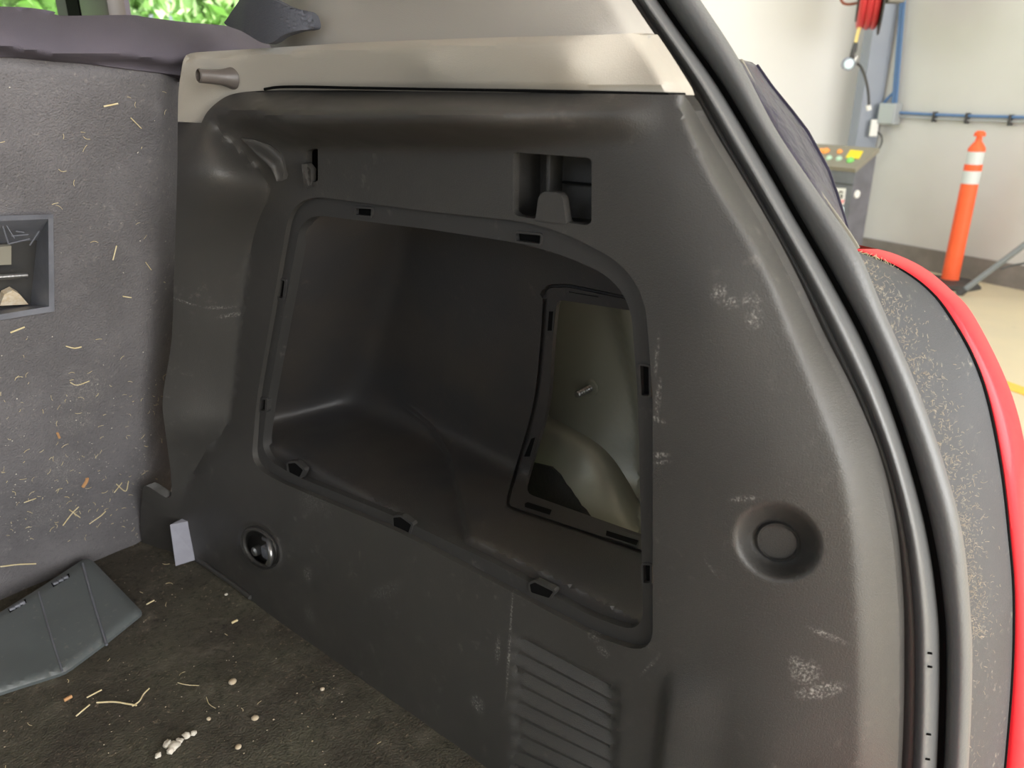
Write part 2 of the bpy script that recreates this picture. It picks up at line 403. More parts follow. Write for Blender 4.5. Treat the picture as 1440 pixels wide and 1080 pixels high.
M['chip'] = mat('dry_wood_chip', (0.50, 0.40, 0.27), 0.85, var=0.6, vscale=220, var_col=(0.65, 0.6, 0.5))
M['fluff'] = mat('white_fluff', (0.62, 0.58, 0.50), 0.95)
M['leaf'] = mat('orange_dry_leaf', (0.50, 0.27, 0.12), 0.8)
M['foliage'] = mat('bright_green_foliage', (0.42, 0.60, 0.26), 0.8, var=0.9, vscale=1.2, var_col=(0.74, 0.86, 0.60))
M['bark'] = mat('grey_bark', (0.25, 0.2, 0.16), 0.9)
M['grass'] = mat('sunlit_grass', (0.32, 0.70, 0.16), 0.9, var=0.5, vscale=0.8)
M['door_trim'] = mat('violet_grey_door_trim', (0.115, 0.10, 0.125), 0.6, bump=0.0004, bscale=800)
M['headliner'] = mat('pale_grey_headliner', (0.50, 0.48, 0.44), 0.9, bump=0.0005, bscale=900)

# ================================================================== THE WORKSHOP (setting)
def hz(f, r, z): return np.array([f*sh+r*ch, f*ch-r*sh, z])
def struct(name, mb, m, parent=None, **k):
    o = mb.build(name, m, parent, **k)
    if parent is None: o['kind'] = 'structure'
    return o
wa = atZ([(1400, 400)], 0.0)[0]
wd = np.array([0.863*sh-0.505*ch, 0.863*ch+0.505*sh, 0.0]); wd /= np.linalg.norm(wd)      # along the right wall, away from the viewer
wn = np.array([-wd[1], wd[0], 0.0]);
if wn@(CAM-wa) < 0: wn = -wn                                                                # into the room
def onwall(P, off=0.0): return hit(P, wn, wa+wn*off)
corner = onwall([(1240, 130)])[0]; corner[2] = 0
UP = np.array([0, 0, 1.0])
RW = np.stack([wd, wn, UP], 1)                                                               # box axes: along wall, out of wall, up
H = 4.4
sC = (corner-wa)@wd
m_ = MB(); a0 = wa-wd*6.0; L_ = sC+6.0
m_.box(a0+wd*L_/2-wn*0.06+UP*H/2, (L_, 0.12, H), RW); struct('wall_right', m_, M['grey_wall'], sm=False)
bd = -wn*0.0+np.array([-sh*0-ch, sh, 0.0]); bd /= np.linalg.norm(bd)                         # back wall runs to the left across the view
bn = np.array([-sh, -ch, 0.0])
RB = np.stack([bd, bn, UP], 1)
bc = corner-bn*0.35+(-bd)*0.10
m_ = MB(); m_.box(bc+bd*1.75-bn*0.06+UP*H/2, (3.5, 0.12, H), RB); struct('wall_back', m_, M['daylight_white'], sm=False)
m_ = MB(); m_.box(np.array([2.0, 1.0, -0.05]), (16, 18, 0.1)); struct('floor', m_, M['ground'], sm=False)
m_ = MB(); m_.box(a0+wd*L_/2+wn*0.008+UP*0.085, (L_, 0.016, 0.17), RW); struct('baseboard_right', m_, M['base'], sm=False)
m_ = MB(); m_.box(np.array([1.6, 0.6, H+0.05]), (15, 11, 0.1)); struct('ceiling', m_, M['daylight_white'], sm=False)
# yellow line painted on the floor
y0, y1 = atZ([(1410, 540), (1500, 572)], 0.0); yd = (y1-y0)/np.linalg.norm(y1-y0); yn = np.array([-yd[1], yd[0], 0])
m_ = MB(); m_.box((y0+y1)/2+yd*0.8+UP*0.002, (2.4, 0.10, 0.003), np.stack([yd, yn, UP], 1))
tag(m_.build('floor_line', M['yellow'], sm=False), 'yellow line painted on the sandy workshop floor', 'floor marking')

# steel column in the corner
pc = onwall([(1226, 110)], 0.05)[0]; pc[2] = 0
t = thing('steel_post', 'blue-grey and tan steel column in the workshop corner', 'column', pc)
vr = np.array([ch, -sh, 0.0]); vf = np.array([sh, ch, 0.0]); RV = np.stack([vr, vf, UP], 1)
m_ = MB(); m_.box(pc+UP*H/2, (0.17, 0.16, H), RV, 0.006); m_.build('column_face', M['post'], t, sm=False)
m_ = MB(); m_.box(pc+vr*0.145+vf*0.02+UP*(H/2+0.55), (0.12, 0.14, H-1.1), RV, 0.006); m_.build('column_flange', M['tan'], t, sm=False)
# conduit, junction box, horizontal pipe
jb = onwall([(1251, 160)], 0.05)[0]
q = onwall([(1268, 0), (1256, 150)], 0.045)
t = thing('wall_pipe', 'blue air pipe down the wall and along it, held by clips', 'pipe', (q[1][0], q[1][1], jb[2]))
top = q[1]+(q[0]-q[1])/(q[0][2]-q[1][2])*(H-q[1][2])
m_ = MB(); m_.tube([top, q[0], q[1]], 0.015, 10); m_.tube([top+wn*.02-wd*.04, q[1]+wn*.02-wd*.04], 0.007, 6); m_.build('riser_pipe', M['pipe'], t)
h0 = onwall([(1257, 158), (1300, 160.5), (1360, 163), (1440, 165), (1600, 169)], 0.03)
m_ = MB(); m_.tube(h0, 0.011, 8); m_.build('run_pipe', M['pipe'], t)
m_ = MB(); m_.tube(h0-UP*0.03, 0.007, 6); m_.build('thin_pipe', M['galv'], t)
for px in (1264, 1315, 1361, 1422):
    c = onwall([(px, 158+(px-1257)*.041)], 0.028)[0]
    m_ = MB(); m_.box(c-UP*0.02, (0.016, 0.045, 0.075), RW, 0.003); m_.build('clip', M['wire'], t, sm=False)
e_ = spline([h0[0]+wd*.02, h0[0]+wd*.10+UP*.06, q[1]+UP*.12], .03)
m_ = MB(); m_.tube(e_, 0.012, 6); m_.build('bend', M['pipe'], t)
t = thing('junction_box', 'pale metal junction box on the wall at the pipe corner', 'junction box', jb-UP*.09)
m_ = MB(); m_.box(jb, (0.15, 0.09, 0.16), RW, 0.008); m_.build('box_body', M['galv'], t, sm=False)
m_ = MB(); m_.box(jb+wn*.047, (0.13, 0.008, 0.14), RW, 0.003); m_.build('box_lid', M['galv'], t, sm=False)
so = onwall([(1229, 180)], 0.10)[0]
t = thing('wall_socket', 'small white socket with a thin cable, below the junction box', 'socket', so-UP*.06)
m_ = MB(); m_.box(so, (0.06, 0.03, 0.13), RV, 0.006); m_.build('socket_body', M['white_plastic'], t, sm=False)
m_ = MB(); m_.tube(spline(onwall([(1232, 185), (1239, 190), (1240, 200), (1234, 213), (1222, 230)], .07), .03), 0.006, 6); m_.build('cable', M['wire'], t)
tb = onwall([(1204, 330)], .05)[0]
m_ = MB(); m_.tube(onwall([(1208, 262), (1203.5, 345), (1200, 380)], .03), 0.006, 6)
tag(m_.build('thin_conduit', M['wire']), 'thin dark cable hanging down the grey wall behind the cabinet', 'cable')

# hose reel hung beside the column
def hplane(P, f): return hit(P, vf, CAM+vf*f)
FR = 6.1
rc = hplane([(1227, -22)], FR)[0]
t = thing('hose_reel', 'red air hose wound on a dark reel high on the column', 'hose reel', rc)
axis = vr*0.93-vf*0.36
m_ = MB()
for k in range(3):
    path = [rc+axis*(-.045+k*.045)+0.27*(math.cos(a)*UP+math.sin(a)*np.cross(axis, UP)) for a in np.linspace(0, 2*math.pi, 33)[:-1]]
    mm = MB(); mm.tube(path, 0.026, 8, closed=True); mm.build('hose_turn', M['hose'], t)
for s, nm in ((-.082, 'reel_flange'), (.078, 'reel_flange')):
    m_ = MB(); m_.lathe(rc+axis*s, axis, [(0.02, 0), (0.33 if s > 0 else .235, 0), (0.33 if s > 0 else .235, .012), (0.02, .012)], 32); m_.build(nm, M['wire'], t)
m_ = MB(); m_.lathe(rc-axis*.08, axis, [(0.24, 0), (0.24, .16)], 28); m_.build('drum', M['wire'], t)
m_ = MB(); m_.box(rc+axis*.15, (0.12, .12, .25), RV, .01); m_.build('bracket', M['tan'], t, sm=False)
# inspection lamp hanging off it
lp = hplane([(1193, 90)], FR-.05)[0]
t = thing('inspection_lamp', 'round hand lamp hanging on a yellow cord below the red hose reel', 'lamp', lp)
P_ = hplane([(1211, 20), (1210, 34), (1206, 47), (1203, 61)], FR-.05)
m_ = MB(); m_.tube(P_[:2], .011, 8); m_.tube(hplane([(1213, 2), (1211, 20)], FR-.05), .011, 8); m_.build('hose_end', M['hose'], t)
m_ = MB(); m_.tube(P_[1:], .013, 8); m_.build('cord', M['yellowwire'], t)
m_ = MB(); m_.tube(hplane([(1203.5, 60), (1201, 70), (1197.5, 79)], FR-.05), [.016, .02, .015], 10); m_.tube(hplane([(1195, 79), (1201, 81)], FR-.06), .012, 8); m_.build('handle', M['wire'], t)
m_ = MB(); m_.lathe(lp-vf*.0, -vf-UP*.15, [(0.015, -.03), (.046, -.02), (.046, .01), (.036, .012)], 24); m_.build('lamp_head', M['post'], t)
m_ = MB(); m_.lathe(lp, -vf-UP*.15, [(0.036, .010), (.03, .020), (0.0001, .024)], 24); m_.build('lens', M['light_lens'], t)
m_ = MB(); m_.tube(hplane([(1199, 86), (1202, 84), (1206, 79)], FR-.05), [.016, .012, .005], 8); m_.build('hook', M['white_plastic'], t)
m_ = MB(); m_.tube(spline(hplane([(1205, 89), (1211, 95), (1217, 110), (1221, 130), (1222, 149)], FR-.08), .02), .010, 8); m_.build('pigtail_cable', M['wire'], t)
m_ = MB(); m_.tube(hplane([(1221, 148), (1222, 155)], FR-.08), .018, 8); m_.build('plug', M['white_plastic'], t)
m_ = MB(); m_.tube(spline(hplane([(1214, 1), (1202, 5), (1190, 6), (1183, 1), (1182, -12)], FR-.05), .03), .009, 8)
tag(m_.build('looped_wire', M['brownwire']), 'thin brown-red wire looped beside the hose reel', 'wire')

# control cabinet by the column
E0 = hplane([(1203, 239)], 5.4)[0]; E1 = E0+wd*.62; dB = -wn*.20+UP*.115
t = thing('control_cabinet', 'dark grey control cabinet with coloured buttons beside the column', 'cabinet', ((E0+E1)[0]/2, (E0+E1)[1]/2, 0))
m_ = MB(); prof = [E0, E0+dB, (E0+dB)*[1, 1, 0], E0*[1, 1, 0]]; m_.slab(np.array(prof), wd*.62); m_.build('cabinet_body', M['cabinet'], t, sm=False)
tn = np.cross(wd, dB); tn /= np.linalg.norm(tn); tn = tn if tn[2] > 0 else -tn
m_ = MB(); ov = dB/np.linalg.norm(dB)*.012
m_.slab(np.array([E0-wd*.01-ov, E1-ov, E1+dB+ov, E0-wd*.01+dB+ov])+tn*.018, -tn*.03); m_.build('control_panel', M['cabinet_top'], t, sm=False)
def ontop(px): return hit([px], tn, E0+tn*.018)[0]
for px, mt, r in (((1161, 213), 'btn_orange', .028), ((1155, 213), 'btn_orange', .022), ((1181, 214), 'btn_orange', .018), ((1166, 223), 'btn_green', .02), ((1180, 224), 'btn_green', .02), ((1196, 226), 'btn_green2', .024)):
    m_ = MB(); m_.lathe(ontop(px), tn, [(r*1.1, 0), (r*1.1, .006), (r, .008), (r*.8, .018), (.0001, .02)], 14); m_.build('button', M[mt], t)
yc = [ontop(p) for p in ((1196, 211), (1214, 213), (1208, 224), (1189, 222))]
m_ = MB(); m_.slab(np.array(yc)+tn*.004, -tn*.004); o = m_.build('card', M['card'], t, sm=False)
def onfront(P): return hit(P, wn, E0+wn*.001)
def decal(nm, P, mt, off=.003, lab=None):
    m_ = MB(); m_.slab(onfront(P)+wn*off, -wn*.003); o = m_.build(nm, mt, t, sm=False)
    if lab: o['label'] = lab
decal('sticker', [(1172, 264), (1190, 265), (1187, 288), (1174, 287)], M['white_plastic'], .003, 'white sticker with a dark letter G')
# the dark letter G on the sticker
m_ = MB(); g_ = onfront([(1186, 270.5), (1183, 269), (1180, 271), (1179, 275), (1181, 278.5), (1184.5, 278), (1185, 274.5), (1182.5, 274.5)])+wn*.006; m_.tube(g_, .0045, 6); m_.build('letter', M['wire'], t)
decal('sticker', [(1176, 281), (1188, 281), (1186, 286), (1177, 286)], mat('pink_sticker', (.85, .35, .35), .5), .006, 'pink sticker')
decal('sticker', [(1181, 290), (1187, 291), (1186, 305), (1181, 304)], M['light_lens'], .003, 'pale blue sticker')
decal('sticker', [(1168, 283), (1171, 281), (1178, 297), (1176, 300)], M['btn_green2'], .003, 'green sticker')
side = hit([(1204.5, 273)], wd, E0-wd*.002)[0]
m_ = MB(); m_.lathe(side, -wd, [(.028, 0), (.026, .010), (.0001, .012)], 14); m_.build('knockout_cap', M['white_plastic'], t)
m_ = MB(); m_.tube([E0-UP*.10+wn*.001, E1-UP*.10+wn*.001], .004, 4); m_.build('panel_seam', M['wire'], t, sm=False)

# delineator post
base = atZ([(1334, 401)], 0.0)[0]
t = thing('delineator_post', 'orange delineator post with two silver reflective bands by the wall', 'traffic post', base)
m_ = MB(); m_.lathe(base, UP, [(.21, 0), (.21, .018), (.19, .034), (.08, .042), (.06, .05)], 8); m_.build('base', M['wire'], t, angle=25)
zt = hit([(1375, 184)], vf, base)[0][2]; k = zt/1.08
def zpx(px, py): return hit([(px, py)], vf, base)[0][2]
z1, z2, z3, z4 = zpx(1356, 258), zpx(1358, 240), zpx(1361, 231), zpx(1364, 213)
zk = zpx(1367, 203)
R_ = .056
m_ = MB(); m_.lathe(base, UP, [(.062, .03), (R_+.002, .08), (R_, z1-.02), (R_*.98, z1), (R_*.98, z2), (R_*1.02, z2), (R_*1.02, z3), (R_*.92, z3), (R_*.92, z4), (R_*.98, z4), (R_*.98, z4+.02), (.038, zk), (.022, zk+.02), (.018, zk+.05), (.022, zk+.062), (.036, zt-.035), (.036, zt-.015), (.02, zt), (.0001, zt)], 24); m_.build('post', M['orange'], t, angle=35)
m_ = MB(); m_.lathe(base, UP, [(R_+.001, z1), (R_+.001, z2)], 24); m_.build('reflective_band', M['tape'], t)
m_ = MB(); m_.lathe(base, UP, [(R_*.95, z3), (R_*.95, z4)], 24); m_.build('reflective_band', M['tape'], t)
# stand leg at the far right
t0 = atZ([(1349, 413)], 0.01)[0]
t1 = hit([(1500, 300)], vf, t0-vf*.25)[0]
t = thing('stand', 'grey tubular stand leg slanting up in front of the post', 'stand', t0)
m_ = MB(); m_.tube([t0, t1], .020, 10); m_.build('leg', M['pole'], t)
m_ = MB(); m_.tube([t0-(t1-t0)/np.linalg.norm(t1-t0)*.01, t0+(t1-t0)/np.linalg.norm(t1-t0)*.05], .026, 10); m_.build('foot', M['wire'], t)
m_ = MB(); m_.tube(spline(hplane([(1407, 378), (1425, 373), (1445, 369), (1500, 352)], 4.9), .05), .007, 6); m_.build('brace', M['wire'], t)

# outside, beyond the open front of the workshop
m_ = MB(); m_.box((6, 45, -.12), (120, 70, .1)); struct('ground', m_, M['grass'], sm=False)
def crown(c, r, n, seed):
    rnd = np.random.RandomState(seed); m = MB()
    for k in range(n):
        d = rnd.normal(size=3); d /= np.linalg.norm(d); p = np.array(c)+d*np.array(r)*rnd.uniform(.45, 1)
        a, b = rnd.normal(size=3), rnd.normal(size=3); a /= np.linalg.norm(a); b -= a*(a@b); b /= np.linalg.norm(b); s_ = rnd.uniform(.12, .30)
        m.add([p-a*s_, p+b*s_*.6, p+a*s_, p-b*s_*.6], [(0, 1, 2, 3)])
    return m
trees = [(-1.5, 17, 'broad green tree seen through the left rear window'), (2.3, 20, 'bright green tree seen just left of the window pillar'),
         (5.6, 17, 'tall sunlit tree behind the door window'), (9.3, 20.5, 'pale green tree at the right side of the door window'), (13.5, 22, 'green tree farthest right beyond the workshop front')]
for i, (x, y, lab) in enumerate(trees):
    t = thing('tree', lab, 'tree', (x, y, -.05), 'trees outside the workshop')
    m_ = MB(); m_.tube([(x, y, -.07), (x+.1, y, 1.6), (x, y+.2, 3.4)], [.24, .18, .10], 8); m_.build('trunk', M['bark'], t)
    crown((x, y, 3.6), (1.55, 1.3, 2.2), 2200, i).build('crown', M['foliage'], t, sm=False)['kind'] = 'stuff'

# ================================================================== THE CAR
BIGY = 1330
LA = np.array([(585, -440), (700, -280), (790, -140), (878, 0), (925, 70), (965, 135), (1000, 197), (1030, 247), (1080, 333), (1115, 400), (1150, 475), (1193, 560), (1230, 650), (1252, 740), (1262, 830), (1265, 920), (1262, 1080), (1245, BIGY)], float)
LB = np.array([(620, -440), (740, -280), (835, -140), (928, 0), (970, 60), (1017, 127), (1080, 233), (1118, 300), (1170, 390), (1218, 480), (1255, 570), (1284, 660), (1306, 745), (1320, 830), (1326, 917), (1322, 1080), (1305, BIGY)], float)
EDGE = np.array([(665, -440), (790, -280), (890, -140), (985, 0), (1040, 85), (1090, 180), (1150, 270), (1205, 350), (1240, 430), (1290, 545), (1330, 660), (1355, 760), (1366, 880), (1367, 960), (1362, 1080), (1345, BIGY)], float)
L0 = np.array([(966, 134), (978, 175), (1013, 255), (1048, 310), (1087, 380), (1127, 480), (1165, 580), (1193, 660), (1207, 760), (1214, 870), (1217, 960), (1215, 1080), (1205, BIGY)], float)
LAs, LBs, ES, L0s = [spline(q, 12) for q in (LA, LB, EDGE, L0)]
XA, XB, XE = 0.500, 0.530, 0.542

# ---- side trim panel
seat_line = [(250, 172), (249, 250), (245, 380), (241, 480), (229, 560), (233, 610), (240, 665), (238, 700), (205, 683), (200, 700), (197, 740), (205, 790)]
right_part = [tuple(p) for p in LAs[LAs[:, 1] > 135]]
top_part = [(283, 173), (291, 158), (304, 145), (322, 134), (347, 129), (385, 127), (440, 127), (500, 127), (560, 128), (640, 129), (700, 130), (780, 131), (860, 132), (962, 134)]
outer = [(250, 172)]+[tuple(p) for p in spline(top_part, 8)]+right_part+[(1030, BIGY)]+[tuple(p) for p in spline([(1000, 1308), (840, 1194), (680, 1080), (470, 930), (275, 792)], 14)]+[(205, 790)]+[tuple(p) for p in spline(seat_line, 8)[::-1][1:-1]]
outer = np.array(outer)
ring_out = rounded([(411, 272), (600, 297), (770, 315), (905, 385), (918, 560), (918, 922), (838, 896), (700, 822), (560, 748), (398, 680), (353, 655), (361, 560)], [50, 10, 60, 70, 20, 60, 20, 10, 10, 10, 30, 30])
ring_in = rounded([(425, 300), (600, 322), (765, 347), (885, 400), (897, 560), (905, 893), (830, 866), (700, 795), (560, 728), (412, 668), (367, 640), (377, 560)], [34, 10, 60, 60, 20, 44, 20, 10, 10, 10, 26, 30])
base_tps = TPS([(250, 172, .428), (283, 178, .404), (300, 152, .404), (250, 300, .432), (247, 400, .436), (235, 560, .430), (236, 640, .415), (205, 700, .380), (205, 780, .384), (275, 790, .405),
                (387, 253, .436), (357, 330, .441), (338, 460, .441), (325, 590, .436), (290, 650, .414), (260, 720, .400),
                (330, 150, .415), (385, 127, .430), (600, 129, .432), (780, 131, .434), (962, 134, .448),
                (480, 935, .405), (680, 1080, .405), (1030, BIGY, .405), (840, 1194, .405),
                (365, 560, .440), (400, 330, .440), (440, 285, .440), (600, 300, .437), (760, 320, .434), (600, 230, .438), (450, 220, .440), (760, 240, .437),
                (890, 390, .434), (915, 600, .430), (915, 880, .424), (560, 745, .424), (380, 670, .427), (700, 820, .424), (820, 890, .424), (400, 760, .410), (560, 850, .412),
                (860, 200, .435), (1000, 420, .436), (950, 250, .438), (1090, 640, .440), (1090, 780, .439), (1000, 900, .430), (1070, 1080, .430), (1050, 1250, .432), (880, 1080, .418), (880, 1250, .415),
                (1000, 225, .447), (1040, 300, .449), (1080, 380, .451), (1120, 480, .453), (1158, 580, .454), (1186, 660, .455), (1200, 760, .456), (1207, 870, .456), (1210, 960, .456), (1208, 1080, .456), (1198, BIGY, .456)])
cheek = np.array([(440, 180), (420, 215), (386, 240), (389, 254), (372, 290), (355, 340), (338, 460), (328, 560), (322, 600), (280, 640), (262, 690), (250, 735)], float)
cheek_s = spline(cheek[2:], 6); cheek_l = spline([(262, 90), (286, 140), (312, 185), (345, 218), (374, 248), (378, 275), (366, 310), (350, 370), (338, 460), (328, 560), (318, 602), (285, 645), (262, 690), (250, 735), (245, 800), (242, 1400)], 6)
dish_c, dish_R = np.array([1094, 762.0]), np.array([[math.cos(.45), math.sin(.45)], [-math.sin(.45), math.cos(.45)]])
def dish_r(P):
    d = (P-dish_c)@dish_R.T; return np.sqrt((d[:, 0]/66)**2+(d[:, 1]/56)**2)
dish_rings = [dish_c+np.stack([66*k*np.cos(a), 56*k*np.sin(a)], 1)@dish_R for k in (1.02, .88, .50, .45, .41) for a in [np.linspace(0, 2*math.pi, 60)[:-1]]]
tie_c = np.array([366, 770.0]); 
def tie_r(P):
    d = P-tie_c; c, s = math.cos(.95), math.sin(.95); x = d[:, 0]*c+d[:, 1]*s; y = -d[:, 0]*s+d[:, 1]*c
    return np.sqrt((x/34)**2+(y/24)**2)
def tie_ring(k): 
    a = np.linspace(0, 2*math.pi, 44)[:-1]; c, s = math.cos(.95), math.sin(.95); x, y = 34*k*np.cos(a), 24*k*np.sin(a)
    return tie_c+np.stack([x*c-y*s, x*s+y*c], 1)
g0 = [(727, 893+i*23.2) for i in range(9)]
def groove_line(i, s): return np.array([727+s*141, 893+i*23.2-s*0+s*(76-i*1.5)])
def Xpanel(P):
    P = np.asarray(P, float); X = base_tps(P)
    x, y = P[:, 0], P[:, 1]
    d = .92*np.maximum(np.interp(y, cheek_l[:, 1], cheek_l[:, 0])-x, 0); X = X-.00074*np.maximum(d-2, 0)/np.sqrt(1+(d/115)**2)*smooth(135, 200, y)*(1-smooth(640, 735, y))
    # rounded roll under the pillar trim, shelf-like overhang
    A = .052*smooth(270, 420, x)*(1-smooth(600, 880, x)*.85)*(1-smooth(860, 940, x))
    yt = 128; up = smooth(yt-2, 160, y); yb = 214-8*smooth(700, 860, x)-26*(1-smooth(300, 430, x)); dn = 1-smooth(yb-46, yb, y)
    X = X-A*np.minimum(up, dn)
    # flange turning towards the seal
    s = signed_side(P, L0s); wv = np.interp(y, LAs[:, 1], LAs[:, 0])-np.interp(y, L0s[:, 1], L0s[:, 0]); wv = np.maximum(wv, 6); o_ = 14.0
    f = np.clip((s+o_)/(wv+o_), 0, 1.0)
    X = X+(XA-.006-X)*(f**1.9)*smooth(126, 150, y)
    # conical dish
    r = dish_r(P); d = .016*(1-smooth(.46, 1.0, r)); d = np.where(r < .455, .016-.0035, d); d = np.where(r < .42, .016-.001, d); X = X+np.where(r < 1.02, d, 0)
    # tie-down cup
    r = tie_r(P); X = X+.016*(1-smooth(.62, .92, r))-.004*np.exp(-((r-1.0)/.1)**2)
    # louvre field lies slightly sunk
    for i in range(9):
        a, b = groove_line(i, 0), groove_line(i, 1); ab = b-a; L = ab@ab; t = ((P-a)@ab)/L
        d = ((P-a)[:, 1]*ab[0]-(P-a)[:, 0]*ab[1])/math.sqrt(L)
        m = (t > -.01) & (t < 1.01)
        g = np.where((d > -3) & (d < 17), .0045*np.clip((d+3)/3.0, 0, 1)*(1-np.clip(d/17, 0, 1)), 0)
        X = X+np.where(m, g, 0)
    # shallow pocket low on the right of the louvres
    s = signed_side(P, np.array([(946, 940), (940, 975), (936, 1010), (928, 1080), (915, 1330)], float))
    X = X-.006*smooth(-10, 2, s)*(1-smooth(2, 90, s))*smooth(930, 1000, y)
    # crease of the cheek next to the seat, lower left
    return X
def pos_panel(P, dx=0.0): return atXv(P, Xpanel(P)+dx)
def atXv(P, X):
    r = rays(P); return CAM+r*(X/r[:, 0])[:, None]
pocket_r = rounded([(722, 214), (832, 222), (832, 312), (826, 317), (796, 313), (791, 279), (786, 271), (764, 269), (757, 277), (753, 308), (728, 304), (721, 299)], [4, 8, 3, 4, 3, 4, 5, 5, 4, 3, 4, 4], 3)
pocket_l = rounded([(430, 212), (447, 208), (447, 255), (437, 257), (430, 243)], 3, 3)
ym = atX([(600, 1080)], .43)[0]
side_base = np.array([.43, .45, CF])
TP = thing('cargo_side_panel', 'black grained plastic side trim around the open storage compartment', 'car trim', side_base)
lines = [(True, d) for d in dish_rings]+[(True, tie_ring(k)) for k in (1.12, 1.0, .9, .62)]
for i in range(9):
    for off_ in (-3, 0, 17):
        a, b = groove_line(i, 0), groove_line(i, 1); n_ = np.array([-(b-a)[1], (b-a)[0]])/np.linalg.norm(b-a)
        lines.append((False, np.array([a+n_*off_+(b-a)*k for k in np.linspace(0.01, .99, 14)])))
L0n = np.gradient(L0s, axis=0); L0n = np.stack([L0n[:, 1], -L0n[:, 0]], 1)/np.linalg.norm(L0n, axis=1)[:, None]
for d_ in (-9, -4, 1): lines.append((False, (L0s+L0n*d_)[L0s[:, 1] > 142]))
lines += [(False, cheek_s)]
V, F = surface(outer, pos_panel, 8, [ring_out, pocket_r, pocket_l], lines, skirt_holes=(0.007, 0, 0), skirt_outer=(0.012, 0, 0),
               finer=[(np.array([(1020, 695), (1165, 695), (1165, 830), (1020, 830)]), 5), (np.array([(328, 728), (404, 728), (404, 814), (328, 814)]), 4)])
obj('panel_skin', V, F, M['trim'], TP, angle=50)
# pocket and hook behind the right hole
def box_behind(name, outline, depth, m, back_dx=None, parent=TP, Xf=None, base_dx=0.006):
    Xf = Xf or Xpanel
    q = np.asarray(outline); A = atXv(q, Xf(q)+base_dx*.2); B = A+np.array([depth, 0, 0]); n = len(q)
    mb = MB(); mb.add(list(A)+list(B), [(i, (i+1) % n, n+(i+1) % n, n+i) for i in range(n)]+[[n+i for i in range(n)]])
    return mb.build(name, m, parent, sm=False)
pk = rounded([(719, 205), (836, 212), (836, 322), (719, 308)], 4)
q = atXv(pk, Xpanel(pk)+.003); n = len(q); mb = MB(); B_ = q+np.array([.034, 0, 0])
mb.add(list(q)+list(B_), [(i, (i+1) % n, n+(i+1) % n, n+i) for i in range(n)]+[[n+i for i in range(n)]])
o = mb.build('hook_recess', M['trim'], TP, sm=False)
rib = atX([(770, 208), (770, 262), (770, 300)], .452)
mb = MB(); mb.box(rib.mean(0)+[.008, 0, 0], (.016, .004, .10), bev=.001); mb.build('recess_rib', M['trim'], o)
rib = atX([(788, 257), (831, 259)], .466)
mb = MB(); mb.box(rib.mean(0)+[.002, 0, 0], (.003, .034, .0015)); mb.build('recess_seam', M['dark'], o)
hk = rounded([(753, 310), (757, 277), (764, 269), (786, 271), (791, 279), (796, 315)], [2, 4, 5, 5, 4, 2], 3)
mb = MB(); mb.slab(atXv(hk, Xpanel(hk)-.0015), (.006, 0, 0)); mb.build('bag_hook', M['trim'], TP, sm=False)['label'] = 'rounded black bag hook'
box_behind('hook_recess', offset(pocket_l, 2), .03, M['dark'])
# left hook tongue
for tg, h_ in ((np.array([(338, 194), (356, 196), (380, 204), (397, 218), (400, 238), (396, 252), (389, 255), (385, 244), (381, 236), (360, 216)], float), .011),
               (np.array([(424, 231), (430, 229), (437, 238), (437, 260), (431, 265), (427, 262)], float), .009)):
    tl = np.array([(338, 194), (360, 214), (382, 236), (388, 256)] if h_ > .01 else [(424, 231), (426, 246), (429, 264)], float); tw_ = 20 if h_ > .01 else 8
    hp = lambda P: atXv(P, Xpanel(P)-.001-h_*(1-smooth(0, tw_, dist(P, tl, False)))*smooth(188, 226, P[:, 1]))
    V, F = surface(tg, hp, 4, skirt_outer=(.006, 0, 0)); obj('bag_hook', V, F, M['trim'], TP, angle=60)['label'] = 'small black bag hook edge at the left end'

# ---- frame around the opening with clip slots
slots = {'top': [[(500, 293), (522, 294), (521, 304), (500, 302)], [(725, 328), (760, 331), (759, 343), (726, 339)]],
         'side': [[(900, 514), (912, 516), (913, 557), (902, 556)], [(904, 795), (914, 795), (914, 820), (905, 820)], [(394, 394), (400, 395), (397, 420), (391, 418)], [(368, 562), (373, 562), (372, 578), (366, 577)]],
         'low': [[(405, 652), (415, 651), (426, 661), (421, 671), (407, 664)], [(553, 728), (563, 727), (578, 738), (574, 750), (554, 740)], [(745, 822), (752, 819), (778, 832), (772, 841), (747, 833)]]}
allslots = [np.array(s, float) for k in slots for s in slots[k]]
def Xring(P):
    X = Xpanel(P)+.0055
    return X
def pos_ring(P): return atXv(P, Xring(P))
ring_low = rounded([(425, 300), (600, 322), (765, 347), (885, 400), (897, 560), (905, 893), (830, 866), (700, 795), (560, 728), (412, 668), (367, 640), (377, 560)], [34, 10, 60, 60, 20, 44, 20, 10, 10, 10, 26, 30])
sl_in = [rounded(s, 1.2, 3) for s in allslots]
def clipslots(L): return [s for s in L if not inside(s, ring_in).any() and inside(s, ring_out).all()]
ok_holes = clipslots(sl_in)
V, F = surface(ring_out, pos_ring, 7, [ring_in]+ok_holes, [(True, offset(ring_in, 4))], skirt_holes=(.012, 0, 0))
FR_ = obj('opening_frame', V, F, M['frame'], TP, angle=40)
